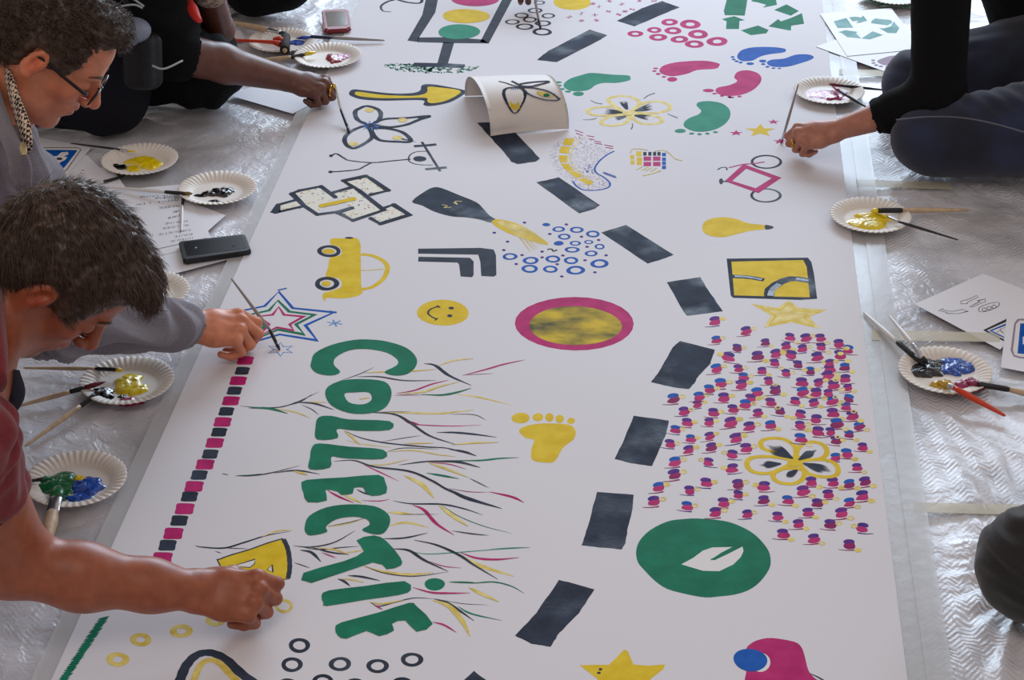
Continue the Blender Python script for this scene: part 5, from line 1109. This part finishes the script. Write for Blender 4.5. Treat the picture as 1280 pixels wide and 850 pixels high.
hair_capsB = [((-.012,0,.042), (.106,.085,.092), 0), ((-.045,0,.0), (.070,.078,.076), .02), ((.045,-.01,.100), (.050,.058,.030), .02), ((.080,-.012,.098), (.022,.040,.018), .015), ((.028,-.066,.030), (.026,.012,.036), .015), ((.028,.066,.030), (.026,.012,.036), .015)]
hair_subsB = [((.124,0,.002), (.078,.13,.094), .008), ((.045,.0,-.080), (.075,.14,.075), .010), ((-.03,0,-.120), (.14,.14,.055), .01), ((-.012,.095,-.012), (.023,.032,.038), .006), ((-.012,-.095,-.012), (.023,.032,.038), .006)]
def maskB(L_): x, y, z = L_[:,0], abs(L_[:,1]), L_[:,2]; return ~((y > .055) & (x > -.045) & (x < .03) & (z < .030)) & ~((x > .040) & (z < .098)) & (z > -.050)
hb = hair(None, HB, hairm, .007, 11000, .030, 6, hair_capsB, hair_subsB, .3, lambda p: (.9,-.25*(1 if p[1] < .02 else -1),-.30), w0=.0009, lift0=.10, mask=maskB)
hb.parent = pb; hb.matrix_parent_inverse = Matrix.Translation(-Vector(pb.location))
face_bits(pb, HB, hairm)
# ---- C: seated painter in black, gold ring
pc = person((-.98,4.9,0), 'seated person in black wearing a gold ring, holding a brush over the butterfly')
elC, wrC = V3(P(222,66,.19)), V3(P(362,100,.075)); shC = nv(-1.10,5.15,.52)
hC = Hand(wrC, (1.0,-.18,-.12), (.0,-.25,.95), 1, 0.98)
Fd = Field((-1.45,4.5,-.01), (-.38,5.6,.8), 0.003)
arm_chain(Fd, [shC, elC, elC*.6+wrC*.4, wrC], [.055,.052,.048,.030], .02); hC.build(Fd, [(58,80,50),(64,84,50),(72,84,50),(76,84,50)], [(.018,.024,-.012),(.050,.042,-.026),(.078,.036,-.040),(.098,.022,-.046)])
Fd.cap(shC, nv(-1.15,5.2,.3), .06, .10, .04)
e2, w2 = V3(P(272,36,.16)), V3(P(254,-50,.42)); Fd.cap(nv(-1.15,5.2,.3), e2+nv(-.1,.1,0), .08, .04, .04); Fd.cap(e2+nv(-.1,.1,0), e2, .04, .040, .02); Fd.cap(e2, w2, .042, .030, .02)
finish('body', Fd, skinC, pc, tint=mk_nothing)
Fd = Field((-1.9,4.4,-.01), (-.6,6.7,1.1), 0.006)
Fd.cap(V3(P(168,40,.2)), V3(P(150,-110,.55)), .15, .17, .05); Fd.cap(V3(P(150,-100,.52)), shC, .1, .09, .05); Fd.cap(shC, elC-nv(.0,0,0), .085, .070, .04); Fd.cap(elC, elC*.93+wrC*.07, .066, .060, .02)
Fd.cap(elC*.86+wrC*.14, elC*.5+wrC*.5, .060, .05, .003, True)
finish('black_top', Fd, blackc, pc, fold=(.005, [((.6,.3,.9),.09)], 2))
Fd = Field((-1.6,4.3,-.01), (-.55,5.5,.5), 0.006)
Fd.cap(V3(P(140,60,.16)), V3(P(255,88,.105)), .14, .092, .04); Fd.cap(V3(P(255,88,.105)), V3(P(272,86,.09)), .09, .075, .03); Fd.cap(V3(P(270,60,.10)), V3(P(200,40,.15)), .06, .1, .04)
finish('black_trouser_leg', Fd, blackc, pc, fold=(.005, [((.9,.3,.2),.08)], 4))
Fd = Field((-1.7,4.2,-.01), (-.8,5.3,.5), 0.006)
Fd.cap(V3(P(30,90,.14)), V3(P(128,110,.115)), .13, .105, .04); Fd.cap(V3(P(128,108,.115)), V3(P(136,118,.10)), .10, .095, .04); Fd.cap(V3(P(140,70,.2)), V3(P(150,30,.25)), .08, .1, .05)
finish('dark_trouser_leg', Fd, darkt, pc, fold=(.004, [((.8,.6,.4),.07)], 6))
lc = np.array(pc.location); gold = mat('gold_metal', rgb(222,178,60), 0.22, metal=1.0)
k1 = hC.w(Hand.KN[1])+ (hC.w((.105,.008,-.010))-hC.w(Hand.KN[1]))*1.0
rp = [hC.w((.108,.008+.0128*math.cos(a),-.018+.0128*math.sin(a)*1.0))-lc for a in [2*PI*i/16 for i in range(17)]]
tubew('ring', rp, [.003]*17, gold, pc, n=8); Fd = None
tubew('ring_stone', [hC.w((.112,.014,-.004))-lc, hC.w((.116,.010,-.001))-lc, hC.w((.118,.004,-.003))-lc], [.004,.0065,.004], gold, pc, n=8)
stripe = mat('patterned_sleeve_cloth', rgb(206,186,160), 0.8, col2=rgb(40,26,34), vscale=70, stretch=(1,1,3)); a_ = e2*.45+w2*.55
tubew('patterned_sleeve', [a_-lc, (e2*.2+w2*.8)-lc, w2-lc, w2+(w2-e2)*.3-lc], [.046,.050,.056,.06], stripe, pc, n=20)
tubew('red_lanyard', [V3(P(x, y, .34))-lc for x, y in [(232,-14),(238,2),(241,12),(246,22),(250,26)]], [.006,.007,.013,.010,.006], mat('red_ribbon', rgb(196,40,34), 0.6), pc)
# camera pouch on the hip
bag = empty('camera_pouch', P(178,75,.24), 'black camera pouch with grey straps hanging at the hip of the seated person in black', 'bag'); lg = np.array(bag.location)
bagm = mat('black_nylon', rgb(18,18,24), 0.55, bump=0.4, bscale=90, spec=.25); greyn = mat('silver_grey_nylon', rgb(120,130,150), 0.45, bump=.3)
Fd = Field(lg-.14, lg+.14, .004); Bv = frame((.9,-.35,.1), (.25,.2,.95))
for i in (-1,1):
    for j in (-1,1): Fd.cap(lg+Bv@nv(i*.018,0,-.045)+Bv@nv(0,j*.022,0), lg+Bv@nv(i*.018,0,.040)+Bv@nv(0,j*.022,0), .019, .019, .04)
finish('pouch_body', Fd, bagm, bag)
Fd = Field(lg-.14, lg+.2, .004); Fd.ell(V3(P(165,38,.32)), (.045,.04,.03), None, .01); finish('pouch_lid', Fd, greyn, bag)
tubew('strap', [V3(P(x, y, z))-lg for x, y, z in [(152,-20,.42),(158,5,.38),(164,25,.37),(166,42,.36),(158,60,.33),(150,68,.30)]], [.006]*6, bagm, bag)
for q in ([(142,14,.40),(152,8,.40),(168,6,.40),(178,10,.39)], [(150,-6,.42),(165,-2,.41),(180,8,.39)], [(190,82,.26),(205,86,.25),(228,76,.25)]): tubew('strap', [V3(P(*c))-lg for c in q], [.0024]*len(q), mat('pale_strap', rgb(150,156,160), .5), bag)
# ---- D: kneeling painter, black top and jeans
pd = person((1.05,4.75,0), 'kneeling person in a black three-quarter sleeve top and blue jeans painting small stars')
shD, elD, wrD = V3(P(1180,-95,.56)), V3(P(1172,122,.18)), V3(P(1042,164,.075))
hD = Hand(wrD, (-1.0,-.10,-.10), (0,-.45,.9), -1, .93)
Fd = Field((.45,3.9,-.01), (1.5,5.6,.8), 0.003)
arm_chain(Fd, [shD, elD, elD*.62+wrD*.38, wrD], [.046,.042,.038,.024], .02); hD.build(Fd, [(56,76,48),(64,80,50),(72,82,50),(76,82,50)], [(.018,.024,-.012),(.050,.042,-.026),(.078,.036,-.040),(.098,.022,-.046)], fat=.95)
Fd.cap(shD, nv(1.3,5.2,.5), .05, .09, .04)
finish('body', Fd, skinD, pd, tint=mk_nothing)
Fd = Field((.65,3.9,-.01), (2.3,6.7,1.1), 0.006)
arm_chain(Fd, [shD, elD, elD*.50+wrD*.50], [.075,.062,.048], .03); Fd.cap(elD*.47+wrD*.53, wrD, .036, .034, .003, True)
Fd.cap(V3(P(1320,40,.22)), V3(P(1300,-130,.55)), .145, .18, .06); Fd.cap(V3(P(1300,-120,.55)), shD, .15, .085, .06); Fd.cap(V3(P(1300,-60,.42)), V3(P(1345,60,.2)), .16,.15,.05)
finish('black_top', Fd, blackc, pd, fold=(.004, [((.6,.3,.9),.09),((1,0,.5),.06)], 12))
Fd = Field((.65,3.8,-.01), (2.0,5.6,.5), 0.006)
Fd.cap(V3(P(1157,172,.095)), V3(P(1350,150,.16)), .082, .115, .03); Fd.cap(V3(P(1175,183,.085)), V3(P(1380,188,.085)), .07, .06, .03)
finish('jeans_leg', Fd, denim, pd, fold=(.002, [((.9,.6,.3),.05),((.3,1,.6),.11)], 15), it=2)
Fd = Field((.65,3.9,-.01), (2.0,5.8,.6), 0.006)
Fd.cap(V3(P(1143,102,.085)), V3(P(1340,60,.25)), .078, .12, .03); Fd.cap(V3(P(1143,104,.085)), V3(P(1300,112,.09)), .072, .06, .03)
finish('jeans_leg', Fd, denim, pd, fold=(.0035, [((.9,.6,.3),.07)], 16), it=2)
ldd = np.array(pd.location)
tubew('seam', [V3(P(x, y, z))-ldd for x, y, z in [(1120,150,.165),(1160,146,.180),(1200,147,.205),(1240,154,.215),(1290,168,.21)]], [.0018]*5, mat('seam_thread', rgb(90,92,104), .7), pd, n=6)
rp = [hD.w((.110,-.012+.0108*math.cos(a),-.016+.0108*math.sin(a)))-ldd for a in [2*PI*i/16 for i in range(17)]]; tubew('ring', rp, [.0016]*17, gold, pd, n=8)
# ---- E: black knee at the lower right
pe = person((1.05,2.75,0), 'knee of a person in charcoal trousers entering the picture at the lower right')
Fd = Field((.55,2.2,-.01), (1.7,3.5,.6), 0.005)
Fd.cap(V3(P(1294,704,.110)), V3(P(1500,640,.18)), .093, .13, .03); Fd.cap(V3(P(1294,710,.102)), V3(P(1480,736,.095)), .082, .06, .03)
finish('trousers', Fd, charc, pe, fold=(.004, [((.9,.6,.3),.07),((.2,.5,.9),.045)], 21), it=2)
# ---- F: dark knee at the top
pf = person((-.72,5.75,0), 'black-trousered knee of a person at the top edge above the crossed brushes')
Fd = Field((-1.3,5.2,-.01), (-.3,6.6,.6), 0.006); Fd.cap(V3(P(318,-22,.10)), V3(P(355,-24,.10)), .088, .085, .03); Fd.cap(V3(P(318,-22,.10)), nv(-1.0,6.2,.2), .09, .12, .03)
finish('trousers', Fd, blackc, pf, fold=(.004, [((.9,.6,.3),.09)], 22))
# ---- G: fingertips at the top
pg = person((0.05,5.9,0), 'hand of a person reaching in at the top edge to paint grey rings')
wrG = V3(P(663,-52,.13)); hG = Hand(wrG, (0.02,-.88,-.42), (0,-.35,.93), -1, .95)
Fd = Field((-.25,5.1,-.01), (.4,6.3,.6), 0.003); hG.build(Fd, [(30,50,35),(38,55,38),(46,58,38),(54,58,38)], [(.018,.024,-.012),(.050,.036,-.026),(.078,.030,-.040),(.100,.020,-.046)]); Fd.cap(wrG, wrG+nv(.03,.28,.16), .028, .045, .02)
finish('body', Fd, skinC, pg, tint=mk_nothing)
Fd = Field((-.25,5.4,-.01), (.5,6.6,.8), 0.008); Fd.cap(wrG+nv(.03,.22,.13), wrG+nv(.05,.5,.3), .058, .075, .02); finish('sleeve', Fd, blackc, pg, fold=(.004, [((.9,.6,.3),.09)], 22))
# brushes in the hands
HG = 'brushes held in painting hands'
brush((350,438,.004),(345,428,.012),(337,412,.030),(289,348,.16),'brush held in the hand with the grey cuff, tip on the pale blue star', greyh, blackh, 'K', .0036, grp=HG)
brush((437,166,.004),(434,158,.010),(426,137,.030),(419,104,.075),'brush held by the hand with the gold ring', whiteh, blackh, 'K', .0038, grp=HG)
brush((976,180,.004),(978,174,.012),(981,164,.035),(998,105,.150),'pale brush held upright by the person in jeans', greyh, silver, 'P', .0034, grp=HG)
brush((676,36,.004),(674.5,31,.012),(673,24,.022),(666,-18,.090),'brush held by the hand at the top edge over the grey rings', greyh, blackh, 'K', .0038, grp=HG)
# ================================================================== light
w = bpy.data.worlds.new('room_light'); SC.world = w; w.use_nodes = True
bg = w.node_tree.nodes['Background']; bg.inputs[0].default_value = (1.0, 0.88, 0.80, 1); bg.inputs[1].default_value = 0.22
def area(name, loc, target, sx, sy, power, col):
    l = bpy.data.lights.new(name, 'AREA'); l.shape = 'RECTANGLE'; l.size = sx; l.size_y = sy; l.energy = power; l.color = col
    o = bpy.data.objects.new(name, l); COL.objects.link(o); o.location = loc
    o.rotation_euler = (Vector(target)-Vector(loc)).to_track_quat('-Z', 'Y').to_euler(); return o
area('window_light', (1.15, 9.5, 2.68), (0.2, 3.6, 0), 4.2, 2.2, 172, (0.66, 0.82, 1.0))
area('side_window_light', (4.5, 6.5, 2.6), (0, 3.6, 0), 2.0, 2.0, 22, (0.9, 0.94, 1.0))
area('ceiling_lamp', (-0.5, 1.0, 3.6), (0, 3.2, 0), 1.6, 1.6, 10, (1.0, 0.86, 0.78))
vs_ = SC.view_settings; vs_.view_transform = 'Standard'; vs_.look = 'None'; vs_.gamma = 1; vs_.exposure = 1.0; vs_.use_curve_mapping = False
